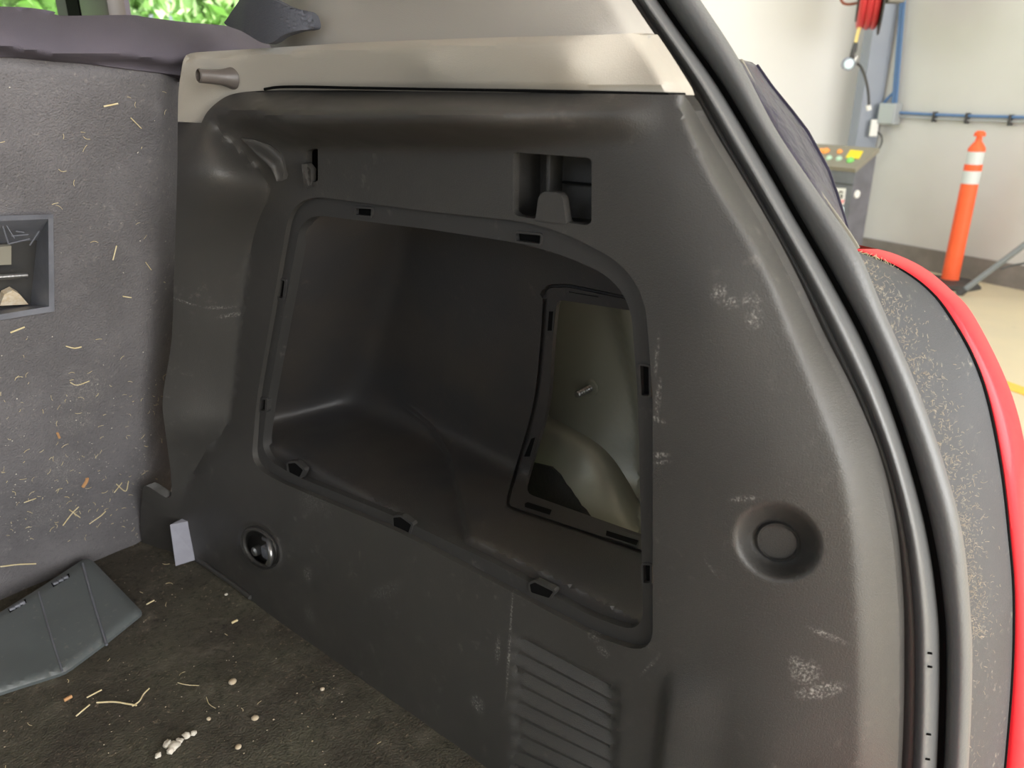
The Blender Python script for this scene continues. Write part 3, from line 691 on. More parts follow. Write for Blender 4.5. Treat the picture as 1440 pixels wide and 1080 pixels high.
for s in sl_in:
    # a raised collar and a flat black face painting the shade in each slot
    w = offset(s, 3.0)
    mb = MB(); A = atXv(w, Xring(w)-.0012); B = atXv(s, Xring(s)-.0012); C_ = atXv(s, Xring(s)+.010); D_ = A+[.006, 0, 0]; n = len(s)
    mb.add(list(D_)+list(A)+list(B)+list(C_), [(k*n+i, k*n+(i+1) % n, (k+1)*n+(i+1) % n, (k+1)*n+i) for k in range(3) for i in range(n)])
    o = mb.build('clip_slot', M['frame'], FR_, sm=False)
    mb = MB(); A = atXv(s, Xring(s)-.0005 if not any(s is h for h in ok_holes) else Xring(s)+.004)
    mb.add(list(A), [list(range(len(s)))]); mb.build('slot_shade', M['dark'], TP, sm=False)

# ---- moulded storage bin behind the opening
zf = CF+.208
def P3(px, X=None, z=None): return (atX([px], X) if X is not None else atZ([px], z))[0]
c1 = P3((560, 350), X=.566)
FWn = plane3(P3((470, 572), z=zf), P3((436, 318), X=.456), c1)
c2 = hit([(525, 510)], *FWn)[0]
BM = plane3(c1, c2, P3((870, 600), X=.535))
c2 = hit([(525, 510)], *FWn)[0]
W2 = plane3(c2, P3((475, 568), z=zf), P3((598, 602), z=zf))
well = np.array([(300, 480), (478, 530), (560, 566), (602, 600), (627, 640), (643, 700), (655, 760), (655, 900), (300, 900)], float)
bin_planes = [FWn, BM, W2, (np.array([0, 0, 1.0]), np.array([0, 0, zf]))]
def bin_t(P):
    r = rays(P); T = []
    for n, p0 in bin_planes:
        h_ = .010*smooth(-5, 9, sdf(P, well)) if n[2] == 1.0 else 0.0
        w = (r@n)/(np.dot(np.asarray(p0)-CAM, n)+h_); T.append(w)
    T = np.array(T)                    # w = 1/t ; nearest plane ahead has the largest w
    k = 0.045
    mx = T.max(0); w = mx+np.log(np.exp((T-mx)*k).sum(0))/k
    return 1/w
hole2 = rounded([(783, 421), (890, 437), (935, 444), (938, 767), (900, 755), (735, 696), (741, 674), (772, 570), (777, 480)], [10, 2, 4, 4, 4, 12, 30, 40, 20], 4)
out2 = rounded([(765, 400), (800, 399), (905, 421), (952, 428), (952, 795), (900, 778), (709, 714), (715, 690), (752, 566), (760, 480)], [12, 6, 2, 4, 4, 2, 12, 30, 40, 20], 4)
def Xbin(P):
    r = rays(P); X = r[:, 0]*bin_t(P)
    s = -sdf(P, out2)                                     # inside of the access frame: groove then raised land
    g = np.where(s > .6, np.where(s < 4.6, .006, .001), 0)
    # bulge over the wheel arch
    d = sdf(P, arch)
    return np.maximum(X+g, base_tps(P)+.012)
arch = spline([(478, 572), (540, 585), (600, 603), (625, 640), (640, 700), (560, 722), (430, 660)], 6, True)
def Xclamp(P): return np.where(sdf(P, ring_in) > -2, Xpanel(P)+.016, 0*P[:, 0]+.430)
bin_out = offset(ring_in, 6)
bin_out = np.array([(p[0]+(45 if p[0] > 860 else 0), p[1]) for p in bin_out])
V, F = surface(bin_out, lambda P: atXv(P, Xbin(P)), 7, [hole2], [(True, well), (True, offset(well, 7)), (True, out2), (True, offset(out2, -1.2)), (True, offset(out2, -4.0)), (True, offset(out2, -5.2)), (True, offset(hole2, 3))], skirt_holes=(.005, 0, 0))
BIN = obj('storage_bin', V, F, M['bin'], TP, angle=48)
# clip slots of the access frame
def on_bin(P, dx=0): P = np.asarray(P, float); return atXv(P, Xbin(P)+dx)
for s in ([(772, 438), (778, 438), (776, 465), (770, 465)], [(747, 617), (753, 614), (745, 642), (737, 642)], [(738, 708), (742, 706), (776, 717), (773, 724), (738, 713)], [(853, 746), (898, 760), (895, 767), (852, 753)], [(800, 404), (842, 412), (841, 418), (800, 411)]):
    s = np.array(s, float); w = offset(s, 2)
    if s[0, 0] < 853 or s[0, 0] > 800 or True:
        mb = MB(); A, B = on_bin(w, -.0015), on_bin(s, -.0015); n = len(s); D_ = on_bin(w, .003)
        mb.add(list(D_)+list(A)+list(B), [(k*n+i, k*n+(i+1) % n, (k+1)*n+(i+1) % n, (k+1)*n+i) for k in range(2) for i in range(n)]); mb.build('clip_slot', M['frame'], BIN, sm=False)
        mb = MB(); mb.add(list(on_bin(s, -.0006)), [list(range(n))]); mb.build('slot_shade', M['dark'], TP, sm=False)  # flat black face painting the shade of the slot

# ---- body sheet metal seen through the access opening
shell_tps = TPS([(730, 380, .615), (960, 380, .66), (700, 560, .655), (780, 560, .645), (860, 560, .65), (900, 560, .66), (960, 560, .67), (700, 720, .62), (760, 740, .60), (850, 740, .60), (960, 800, .59), (900, 680, .645), (840, 620, .64), (760, 640, .64)])
BS = thing('body_inner_panel', 'grey-green painted sheet metal seen through the access opening', 'car body', (.63, .3, CF))
crv = spline([(770, 585), (800, 600), (838, 622), (862, 645), (885, 680), (905, 718), (930, 770)], 4)
def Xshell(P):
    X = shell_tps(P); d = dist(P, crv, False); yl = np.interp(P[:, 0], crv[:, 0], crv[:, 1]); below = P[:, 1] > yl
    X = X-np.where(below, .022*(1-np.exp(-d/14)), 0)
    l2 = np.array([(858, 418), (872, 470), (890, 540), (900, 600)], float)
    s = signed_side(P, l2); X = X-.016*smooth(-3, 10, s)*(1-smooth(24, 60, s))
    return X
V, F = surface(np.array([(738, 385), (975, 385), (985, 840), (700, 840), (700, 660), (738, 600)], float), lambda P: atXv(P, Xshell(P)), 7, [], [(False, crv), (False, crv+[-2, 3])])
obj('inner_sheet', V, F, M['body_metal'], BS)
sd = rounded([(735, 650), (768, 655), (783, 662), (800, 690), (845, 752), (850, 800), (712, 800), (712, 690)], [4, 8, 8, 10, 10, 2, 2, 2], 5)
rn = np.random.RandomState(3); sd = sd+rn.uniform(-1.6, 1.6, sd.shape)
V, F = surface(sd, lambda P: atXv(P, Xshell(P)-.003), 8, skirt_outer=(.004, 0, 0)); obj('sound_pad', V, F, M['sound'], BS)['label'] = 'black sound deadening patch'
st0, st1 = atX([(831, 545)], float(Xshell(np.array([[831., 545.]]))[0]))[0], atX([(811, 555)], float(Xshell(np.array([[831., 545.]]))[0])-.022)[0]
mb = MB(); k_ = np.linspace(0, 1, 13); mb.tube([st0+(st1-st0)*k for k in k_], [.0042 if i % 2 else .0034 for i in range(13)], 12); mb.build('threaded_stud', M['steel'], BS)
mb = MB(); mb.lathe(st0-(st1-st0)*.05, st1-st0, [(.010, 0), (.009, .002), (.005, .003)], 16); mb.build('stud_collar', M['body_metal'], BS)
# closed void behind the trim: outer skin of the car
mb = MB(); sk = [(.68, .27), (.70, .5), (.72, 1.2), (.72, 2.6)]
A = [(x, y, .35) for x, y in sk]; B = [(x, y+(.08 if y < .3 else 0), CF+.58) for x, y in sk]; mb.strip(A, B)
A2 = [(p[0]+.006, p[1], p[2]) for p in A]; B2 = [(p[0]+.006, p[1], p[2]) for p in B]; mb.strip(A2, B2); mb.strip(A, A2); mb.strip(B, B2)
SIDE = thing('car_bodyside', 'outer right side of the car with door pillars and window openings', 'car body', (.72, 1.2, .35))
mb.build('outer_skin', M['red'], SIDE)
mb = MB(); mb.strip([(p[0]-.012, p[1]+.01, p[2]) for p in A], [(p[0]-.012, p[1]+.01, p[2]) for p in B]); mb.build('bounce_blocker', M['dark'], SIDE)  # dark sheet added to stop red light bouncing off the outer skin
# rear side windows: door waist, pillars and roof rail seen above the seat back
XD = .64
def win(P): return atX(P, XD)
zb = win([(250, 30)])[0][2]-.05
mb = MB(); mb.box((XD+.02, 1.75, (CF-.2+zb)/2), (.07, 1.7, zb-CF+.2), bev=.01); mb.build('door_waist', M['door_trim'], SIDE)
def pillar(name, pxs, m, dx=0):
    p = win(pxs); yy = sorted([q[1] for q in p]); mb = MB()
    mb.box((XD+.01+dx, (yy[0]+yy[-1])/2, zb+.16), (.06, yy[-1]-yy[0], .42), bev=.008); return mb.build(name, m, SIDE)
pb = pillar('door_pillar', [(92, 0), (150, 0)], M['door_trim'])
mb = MB(); p = win([(140, 0), (181, 0)]); mb.box((XD-.02, (p[0][1]+p[1][1])/2, zb+.16), (.03, abs(p[0][1]-p[1][1]), .42), bev=.006); mb.build('pillar_cover', M['knob'], SIDE)
mb = MB(); p = win([(128, 0), (134, 0)]); mb.box((XD-.03, p[0][1], zb+.16), (.004, .045, .42)); mb.build('seat_belt', M['dark'], SIDE)
mb = MB(); mb.box((XD, 1.75, zb+.42), (.10, 1.9, .06), bev=.02); mb.build('roof_rail', M['headliner'], SIDE)
mb = MB(); mb.box((0, 1.35, 1.86), (1.28, 1.9, .03), bev=.01)
tag(mb.build('headliner', M['headliner']), 'pale grey headliner over the cargo area', 'headliner')

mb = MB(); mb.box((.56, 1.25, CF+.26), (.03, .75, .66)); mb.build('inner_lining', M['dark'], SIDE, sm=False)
LS = thing('left_bodyside', 'left side of the car interior with its rear side windows', 'car body', (-.72, 1.0, CF-.2))
mb = MB(); mb.box((-.72, 1.2, CF+.20), (.10, 1.95, .90), bev=.02); mb.build('side_lining', M['trim'], LS)
mb = MB(); mb.box((-.70, 1.2, 1.83), (.10, 1.95, .08), bev=.02); mb.build('roof_rail', M['headliner'], LS)
for y_, w_ in ((.34, .16), (1.0, .14), (1.95, .14)):
    mb = MB(); mb.box((-.71, y_, 1.6), (.07, w_, .46), bev=.01); mb.build('window_pillar', M['greige'], LS)
lid = thing('open_tailgate', 'raised tailgate above the cargo opening', 'car door', (0, .3, 1.9))
mb = MB(); mb.box((0, -.10, 1.98), (1.15, .85, .07), np.array([[1, 0, 0], [0, math.cos(-.2), -math.sin(-.2)], [0, math.sin(-.2), math.cos(-.2)]]), .02); mb.build('door_shell', M['red'], lid)
mb = MB(); mb.box((0, -.10, 1.935), (1.0, .7, .03), np.array([[1, 0, 0], [0, math.cos(-.2), -math.sin(-.2)], [0, math.sin(-.2), math.cos(-.2)]]), .01); mb.build('inner_trim', M['dark'], lid)

# ---- pillar trim (beige) above the side trim
bp_out = [(250, 171), (251, 130), (255, 100), (259, 82), (268, 75), (300, 72), (385, 67), (480, 61), (600, 56), (720, 52), (840, 49), (900, 46)]
bg_out = np.array([tuple(p) for p in spline(bp_out, 7)]+[tuple(p) for p in LAs[(LAs[:, 1] > 47) & (LAs[:, 1] < 134)]][0:]+[(962, 134)]+[tuple(p) for p in spline(top_part[::-1], 8)][1:]+[(283, 173)])
ptps = TPS([(250, 171, .402), (262, 80, .405), (330, 110, .424), (385, 127, .430), (600, 129, .432), (780, 131, .434), (962, 134, .452), (385, 67, .428), (600, 58, .428), (840, 52, .447), (905, 60, .466), (600, 90, .424), (800, 90, .430), (935, 100, .455)])
def Xp(P):
    X = ptps(P); s = P[:, 1]-np.interp(P[:, 0], [p[0] for p in bp_out[3:]], [p[1] for p in bp_out[3:]])
    X = X+.010*(1-smooth(0, 9, s))*(P[:, 0] > 260)*(1-smooth(700, 850, P[:, 0]))
    sg = signed_side(P, LAs); X = X+.022*np.clip((sg+22)/22, 0, 1)**1.5
    e = 122+0*P[:, 0]; X = X+.004*smooth(118, 128, P[:, 1])*smooth(370, 400, P[:, 0])
    return X-.004
PT = thing('corner_pillar_cover', 'beige plastic pillar trim above the black side trim', 'car trim', (.43, .5, CF+.55))
V, F = surface(bg_out, lambda P: atXv(P, Xp(P)), 7, skirt_outer=(.014, 0, 0)); obj('lower_cover', V, F, M['beige'], PT, angle=50)
up_out = np.array([(386, 76), (376, 58), (384, 20), (384, -140), (384, -435), (580, -435)]+[tuple(p) for p in LAs[(LAs[:, 1] > -430) & (LAs[:, 1] < 50)]]+[(900, 54), (840, 58), (700, 66), (500, 72)])
utps = TPS([(350, 75, .475), (320, -140, .50), (330, 20, .50), (450, -140, .50), (500, 0, .47), (500, 72, .442), (700, 62, .440), (840, 55, .447), (905, 50, .467), (700, -140, .49), (700, 0, .455), (850, 0, .468), (790, -140, .50), (384, -435, .47), (580, -435, .46), (420, 30, .462), (915, 70, .475)])
V, F = surface(up_out, lambda P: atXv(P, utps(P)+.018*np.clip((signed_side(P, LAs)+22)/22, 0, 1)**1.5), 9, skirt_outer=(.01, 0, 0)); obj('upper_cover', V, F, M['greige'], PT, angle=50)
# thin dark gap line between the covers
gl = spline([(372, 125.5), (392, 122.5), (430, 122), (500, 123.5), (600, 125), (760, 128), (962, 133)], 8)
mb = MB(); mb.tube(atXv(gl, Xp(gl)-.0003), .0013, 6); mb.build('shadow_gap_strip', M['dark'], PT)
kb = atXv(np.array([[328., 110.]]), ptps(np.array([[328., 110.]]))-.003)[0]
mb = MB(); mb.lathe(kb, (-1, .10, .06), [(.0100, -.001), (.0098, .002), (.0082, .006), (.0068, .012), (.0064, .022), (.0062, .032), (.0052, .033), (.005, .029), (.0001, .029)], 28); mb.build('cover_peg', M['knob'], PT)['label'] = 'brown-grey round peg'

# ---- grey sill block and small bracket at the left foot of the trim
q = [P3((239, 738), X=.392), P3((273, 731), X=.392), P3((279, 783), X=.396), P3((247, 795), X=.392)]
q[2] = atZ([(279, 786)], CF+.002)[0]; q[3] = atZ([(247, 796)], CF+.002)[0]; dv = np.array([.03, .004, 0])
q[0] = atX([(239, 738)], q[3][0])[0]; q[1] = atX([(274, 731)], q[2][0])[0]
mb = MB(); mb.slab(np.array(q), dv); mb.build('foot_cap', M['grey_clip'], TP, sm=False)['label'] = 'smooth grey end cap'
mb = MB(); ed = atZ(spline([(278, 786), (300, 802), (330, 823), (352, 840)], 10), CF+.006); mb.tube(ed, .003, 8); mb.build('lower_bead', M['trim'], TP)
# tie-down ring
tq = lambda x, y, dx=0: atXv(np.array([[x, y]], float), Xpanel(np.array([[x, y]], float))*0+.408+dx)[0]
TD = thing('tie_down_anchor', 'round metal cargo tie-down anchor low on the black side trim', 'tie-down', tq(366, 770))
mb = MB(); a = np.linspace(0, 2*math.pi, 37)[:-1]; c, s = math.cos(.95), math.sin(.95)
rg = np.array([tq(366+30*math.cos(u)*c-19*math.sin(u)*s, 770+30*math.cos(u)*s+19*math.sin(u)*c, .002) for u in a])
mb.tube(rg, .0028, 8, closed=True); mb.build('cup_rim', M['trim'], TD)
mb = MB(); hk_ = spline([tq(372, 757, .006), tq(378, 760, .0), tq(380, 772, -.006), tq(381, 785, -.008), tq(378, 793, -.006)], .003); mb.tube(hk_, .0035, 10); mb.build('hook', M['steel'], TD)
mb = MB(); mb.lathe(tq(366, 772, .008), (-1, 0, 0), [(.006, 0), (.006, .008), (.004, .010), (.0001, .010)], 14); mb.build('bolt', M['steel'], TD)
mb = MB(); mb.box(tq(376, 776, .002), (.010, .014, .016), bev=.003); mb.build('hinge_block', M['bezel'], TD)

# ---- weather seal, pinch flange, outer rim
def rib_fn(X0, X1, h, k=1): return lambda P, s: atXv(P, np.full(len(P), X0+(X1-X0)*s-h*math.sin(math.pi*s)**k))
seal_o = thing('weather_seal', 'black double rubber weather seal around the tailgate opening', 'seal', (.5, .1, CF+.2))
V, F = ribbon(LAs+[-3, 0], LAs+[4, 0], rib_fn(XA+.003, XA+.016, 0), 3, 200); obj('seal_groove', V, F, M['rubber'], seal_o)
mid = lambda k: np.stack([np.interp(LAs[:, 1], LAs[:, 1], LAs[:, 0])*(1-k)+np.interp(LAs[:, 1], LBs[:, 1], LBs[:, 0])*k, LAs[:, 1]], 1)
V, F = ribbon(mid(.06), mid(.46), rib_fn(XA+.014, XA+.016, .003), 6, 200); obj('seal_base', V, F, M['rubber'], seal_o)
V, F = ribbon(mid(.34), mid(.92), rib_fn(XA+.016, XB+.006, .018, .75), 14, 200); obj('seal_bulb', V, F, M['rubber2'], seal_o)
V, F = ribbon(mid(.90), LBs+[9, 0], rib_fn(XB+.008, XB+.012, -.002), 5, 200); obj('seal_channel', V, F, M['dark'], seal_o)
V, F = ribbon(LBs+[5, 0], ES, rib_fn(XB+.012, XE, .013, .6), 16, 220); obj('outer_lip', V, F, M['rubber2'], seal_o)
for y in (919, 938, 1033, 1068):
    xx = np.interp(y, LAs[:, 1], LAs[:, 0])*.38+np.interp(y, LBs[:, 1], LBs[:, 0])*.62
    p = atX([(xx-7, y-2), (xx+8, y)], XA+.009); mb = MB(); mb.tube(p, .0008, 6); mb.build('joint_line', M['dark'], seal_o)

# ---- tail lamp beyond the rim
lamp_r = np.array([(1041, 83), (1052, 84), (1064, 92), (1085, 122), (1112, 155), (1135, 185), (1150, 212), (1165, 240), (1177, 275), (1188, 310), (1198, 350)], float)
lamp_l = ES[(ES[:, 1] > 70) & (ES[:, 1] < 380)]+[-2, 0]
lr = np.array([(np.interp(y, lamp_r[:, 1], lamp_r[:, 0]), y) for y in np.linspace(83, 352, 60)])
lr[0] = (1040, 83)
TLt = thing('tail_lamp', 'dark smoked tail lamp beyond the rubber seal', 'tail lamp', atX([(1120, 250)], .6)[0]*[1, 1, 0]+[0, 0, CF+.30])
V, F = ribbon(lamp_l, lr, lambda P, s: atXv(P, np.full(len(P), .545+.075*s**1.6)), 16, 80, 83, 352); obj('lens', V, F, M['lamp'], TLt)
mb = MB(); e = atXv(lr[2:], np.full(len(lr)-2, .6205)); mb.tube(e, .0016, 6); mb.build('lens_rim', M['lamp'], TLt)
b0 = atXv(lr, np.full(len(lr), .62)); mb = MB(); away = (b0-CAM)/np.linalg.norm(b0-CAM, axis=1)[:, None]; mb.strip(b0, b0+np.array([.03, .07, .0])); mb.build('lamp_side', M['lamp'], TLt)
mb = MB(); gl2 = ES[(ES[:, 1] > 80) & (ES[:, 1] < 352)]; mb.tube(atX(gl2+[1, 0], XE+.012), .0018, 6); mb.build('lamp_gasket', M['cabinet_top'], TLt)

# ---- rear corner: grey plastic ledge and red painted skin
RI = spline([(1196, 350), (1262, 377), (1310, 412), (1343, 457), (1370, 507), (1390, 567), (1408, 660), (1419, 757), (1425, 835), (1424, 932), (1417, 1033), (1405, 1150), (1380, BIGY)], 10)
RO = spline([(1192, 341), (1200, 343), (1253, 355), (1300, 377), (1340, 410), (1367, 440), (1403, 507), (1427, 567), (1441, 625), (1452, 700), (1462, 800), (1466, 900), (1466, 1000), (1462, 1100), (1440, BIGY)], 10)
BC = thing('rear_corner_panel', 'red painted rear corner with debris-strewn grey plastic ledge', 'car bumper', (.62, .05, .62))
def Xl(s): return XE+.012+.075*s
V, F = ribbon(ES+[-3, 0], RI, lambda P, s: atXv(P, np.full(len(P), Xl(s))), 12, 200, 352, 1320); obj('plastic_ledge', V, F, M['pad'], BC)
mb = MB(); ri = RI[RI[:, 1] > 354]; mb.tube(atXv(ri, np.full(len(ri), Xl(1)-.0005)), .0012, 6); mb.build('edge_gap', M['dark'], BC)
V, F = ribbon(RI, RO, lambda P, s: atXv(P, np.full(len(P), Xl(1)+.001+.035*s-.010*math.sin(math.pi*min(1, s))**.8)), 10, 200, 350, 1320); obj('red_skin', V, F, M['red'], BC)
ro = RO[RO[:, 1] > 343]; b0 = atXv(ro, np.full(len(ro), Xl(1)+.036)); b1 = b0+(b0-CAM)*.04+np.array([.0, .015, -.012]); b2 = b1+np.array([.0, .05, -.05])+(b0-CAM)*.02
mb = MB(); mb.strip(b0, b1); mb.strip(b1, b2); mb.build('red_return', M['red'], BC)
# bumper below and lower body, outside the frame at the right
mb = MB(); mb.box((.15, -.06, .52), (1.15, .22, .36), bev=.05); mb.build('bumper_beam', M['red'], BC)

# ---- cargo floor
fl = np.array([[.4065, -.02], [.4065, .91], [.36, 1.02], [-.75, 1.02], [-.75, -.02]])
gx, gy = np.meshgrid(np.linspace(-.75, .408, 150), np.linspace(.0, 1.03, 140)); 
import mathutils.noise as mn
gz = np.array([[CF+.0022*mn.noise(Vector((x*9, y*9, 0)))+.0012*mn.noise(Vector((x*35, y*35, 3))) for x, y in zip(a, b)] for a, b in zip(gx, gy)])
V = np.stack([gx.ravel(), gy.ravel(), gz.ravel()], 1); n1, n0 = gx.shape
F = [(i*n0+j, i*n0+j+1, (i+1)*n0+j+1, (i+1)*n0+j) for i in range(n1-1) for j in range(n0-1)]
tag(obj('cargo_carpet', V, F, M['floor_carpet']), 'dirty dark cargo floor carpet strewn with straw and grit', 'carpet')
def z_floor(x, y): return CF+.0022*mn.noise(Vector((x*9, y*9, 0)))+.0012*mn.noise(Vector((x*35, y*35, 3)))
mb = MB(); mb.box((-.17, .5, CF-.06), (1.15, 1.04, .10)); tag(mb.build('cargo_floor_board', M['dark'], sm=False), 'black floor board under the cargo carpet', 'floor board')

# ---- rear seat back
s0, s1, s2 = P3((60, 95), X=None, z=CF+.0) if False else None, None, None
pa = np.array([0, .79, CF+.60]); pb_ = np.array([0, .995, CF])
SN = np.cross(np.array([1.0, 0, 0]), pa-pb_); SN /= np.linalg.norm(SN)
def seat_hit(P, off=0.0): return hit(P, SN, pb_+SN*off)
if SN@(CAM-pb_) < 0: SN = -SN
SEAT = thing('rear_bench', 'grey carpet-backed rear seat back with a padded fabric top', 'car seat', (-.2, 1.0, CF))
seat_out = [(-260, 98), (-100, 78), (0, 74), (60, 77), (120, 83), (180, 91), (230, 97), (262, 100), (262, 175)]
seat_out += [tuple(p) for p in spline([(262, 175), (262, 250), (258, 380), (252, 480), (245, 560), (245, 640), (240, 690), (222, 730), (215, 782)], 10)][1:]+[(190, 784), (150, 802), (0, 868), (-260, 985)]
seat_out = np.array(seat_out, float)
sedge = np.array([(236, 60), (236, 300), (228, 420), (215, 560), (212, 640), (205, 800), (205, 1000)], float)
slot_o = rounded([(-130, 309), (72, 303), (75, 437), (-130, 470)], [4, 6, 6, 4], 4)
def seat_off(P):
    s = signed_side(P, sedge); f = -.035*smooth(-14, 30, s)
    d = np.exp(-((P[:, 1]-(80+.06*P[:, 0]))/9)**2)*-.006
    w = np.array([.004*mn.noise(Vector((p[0]/90, p[1]/90, 1))) for p in P])
    low = -.012*smooth(690, 800, P[:, 1]+P[:, 0]*.3)
    return f+d+w+low
def seat_pos(P):
    r = rays(P); o = seat_off(P); t = (np.dot(pb_-CAM, SN)+o)/(r@SN); return CAM+r*t[:, None]
slot_h = offset(slot_o, -1.5)
V, F = surface(seat_out, seat_pos, 8, [slot_h], [(False, spline([(-250, 72), (0, 74), (60, 77), (120, 83), (180, 91), (250, 98)], 8)+[0, 6])], skirt_holes=(0, .01, 0), skirt_outer=(0, .02, 0))
obj('carpet_back', V, F, M['carpet'], SEAT, angle=60)
top_out = np.array([(-260, 4), (-100, 2)]+[tuple(p) for p in spline([(-60, 6), (0, 9), (30, 10), (58, 13), (78, 17), (84, 22), (180, 21), (205, 24), (260, 31), (325, 37), (370, 47), (386, 58), (388, 72)], 6)]+[(330, 80), (280, 90), (268, 112)]+[tuple(p) for p in spline([(266, 108), (230, 103), (180, 97), (120, 89), (60, 83), (0, 80), (-100, 84), (-260, 104)], 8)], float)
topln = np.array([(-260, 4), (0, 9), (80, 20), (180, 21), (260, 31), (325, 37), (386, 60)], float)
def top_pos(P):
    h = P[:, 1]-np.interp(P[:, 0], topln[:, 0], topln[:, 1]); T = np.interp(P[:, 0], [-260, 0, 240, 390], [90, 68, 70, 30]); u = np.clip(h/T, 0, 1)
    o = .020*np.sqrt(np.clip(1-(1-np.minimum(u*1.35, 1))**2, 0, 1))-.050*(1-u)**2-.022*smooth(.8, 1, u)+.002
    o = o-.03*smooth(230, 385, P[:, 0])*smooth(0, 1, 1-u*.3)
    r = rays(P); t = (np.dot(pb_-CAM, SN)+o)/(r@SN); return CAM+r*t[:, None]
V, F = surface(top_out, top_pos, 6, skirt_outer=(0, .05, -.004)); obj('padded_top', V, F, M['fabric'], SEAT, angle=70)
mb = MB(); lp_ = hit(spline([(90, 24), (150, 30), (180, 27)], 8), SN, pb_+SN*.0)
# latch bezel in the seat back
def sp_(P, off): return hit(P, SN, pb_+SN*off)
BZ = thing('seat_anchor_bezel', 'blue-grey plastic anchor bezel set in the seat back at the left edge', 'bezel', sp_([(30, 430)], 0)[0])
ro_ = rounded([(-130, 307), (74, 301), (77, 438), (-130, 472)], [4, 6, 6, 4], 4); ri_ = rounded([(-128, 318), (66, 309), (68, 431), (-128, 463)], [4, 4, 4, 4], 4)
inn = np.array([(-128, 345), (40, 338), (43, 432), (-128, 452)], float)
mb = MB(); n = 40
def rs(L, n=160):
    L = np.vstack([L, L[:1]]); d = np.r_[0, np.cumsum(np.linalg.norm(np.diff(L, axis=0), axis=1))]; u = np.linspace(0, d[-1], n, endpoint=False)
    return np.stack([np.interp(u, d, L[:, 0]), np.interp(u, d, L[:, 1])], 1)
def ring_loft(mb, loops):
    n = len(loops[0]); V = [p for l in loops for p in l]
    mb.add(V, [(k*n+i, k*n+(i+1) % n, (k+1)*n+(i+1) % n, (k+1)*n+i) for k in range(len(loops)-1) for i in range(n)])
def corr(P4, m=24):
    P4 = np.asarray(P4, float); return np.concatenate([P4[i]+(P4[(i+1) % 4]-P4[i])*(np.arange(m)/m)[:, None] for i in range(4)])
o4 = [(-130, 307), (75, 301), (77, 438), (-130, 472)]; i4 = [(-129, 316), (68, 308), (69, 431), (-129, 463)]; d4 = [(-128, 350), (52, 338), (43, 428), (-128, 450)]
ring_loft(mb, [sp_(corr(o4), -.004), sp_(corr(o4), .005), sp_(corr(np.array(o4)*.97+np.array(i4)*.03), .006), sp_(corr(i4), .005), sp_(corr(d4), -.032)])
mb.build('bezel_frame', M['bezel'], BZ, angle=30)
mb = MB(); mb.add(list(sp_(d4, -.032)), [(0, 1, 2, 3)]); mb.build('recess_back', M['frame'], BZ, sm=False)
mb = MB(); mb.tube([sp_([(-120, 398)], -.012)[0], sp_([(38, 387)], -.012)[0]], .0028, 10); mb.build('anchor_bar', M['steel'], BZ)
mb = MB(); mb.slab(sp_([(-100, 352), (16, 346), (16, 372), (-100, 378)], -.020), SN*-.004); mb.build('webbing', M['cabinet_top'], BZ, sm=False)
mb = MB(); c_ = sp_([(0, 430), (40, 428), (28, 414), (18, 408), (6, 414)], -.022); mb.slab(c_, SN*-.008); mb.build('foam_block', M['chip'], BZ, sm=False)['label'] = 'worn brown foam'
for A_, B_ in (((4, 318), (12, 343)), ((9, 317), (20, 335)), ((12, 343), (42, 336)), ((42, 345), (55, 325)), ((16, 332), (40, 330)), ((22, 325), (34, 327))):
    mb = MB(); mb.tube(sp_([A_, B_], -.003), .0007, 5); mb.build('moulded_line', M['bezel'], BZ)

# ---- ribbed belt webbing bunched at the pillar
bo = np.array([tuple(p) for p in spline([(328, -60), (345, -20), (322, 22), (316, 34), (340, 44), (368, 60), (382, 60), (398, 50), (420, 43), (440, 40), (441, 30), (434, 17), (410, 11), (392, 3), (375, -12), (380, -60)], 5)])
def belt_pos(P):
    u = (P[:, 0]-320)/120; return atXv(P, .446-.022*np.sin(math.pi*np.clip(u*.8+.1, 0, 1))+.0007*np.sin((P[:, 1]*.9+P[:, 0]*.35)*1.1)+.02*(1-smooth(318, 345, P[:, 0])))
V, F = surface(bo, belt_pos, 3.5, skirt_outer=(.01, .004, 0))
tag(obj('folded_belt', V, F, M['belt'], angle=70), 'dark grey ribbed belt fabric bunched above the seat shoulder', 'seat belt')

# ---- loose plastic panel on the floor
LPn = thing('loose_plastic_cover', 'loose grey-black plastic cover lying against the seat foot', 'plastic cover', atZ([(100, 920)], CF+.004)[0])
p_a, p_b = atZ([(200, 860)], CF+.010)[0], atZ([(0, 974)], CF+.010)[0]; p_c = hit([(122, 787)], SN, pb_+SN*.012)[0]
Ln, Lp = plane3(p_a, p_b, p_c)
if Ln[2] < 0: Ln = -Ln
def lpl(P, off=0): return hit(P, Ln, Lp+Ln*off)
lo = np.array([tuple(p) for p in rounded([(-130, 940), (0, 861), (60, 824), (116, 787), (128, 786), (201, 861), (150, 902), (92, 945), (0, 974), (-130, 1030)], [2, 2, 2, 5, 5, 4, 10, 10, 10, 2], 5)])
def lpos(P):
    s = -sdf(P, lo); o = -.004*(1-smooth(0, 7, s))
    # low edge curls down
    e = P[:, 1]-np.interp(P[:, 0], [-130, 0, 92, 201], [1030, 974, 945, 861]); o = o-.010*(1-smooth(-26, 0, -np.abs(e)+0))*0
    r = rays(P); t = (np.dot(Lp-CAM, Ln)+o)/(r@Ln); return CAM+r*t[:, None]
V, F = surface(lo, lpos, 7, skirt_outer=-Ln*.004); obj('cover_plate', V, F, M['loose'], LPn, angle=40)
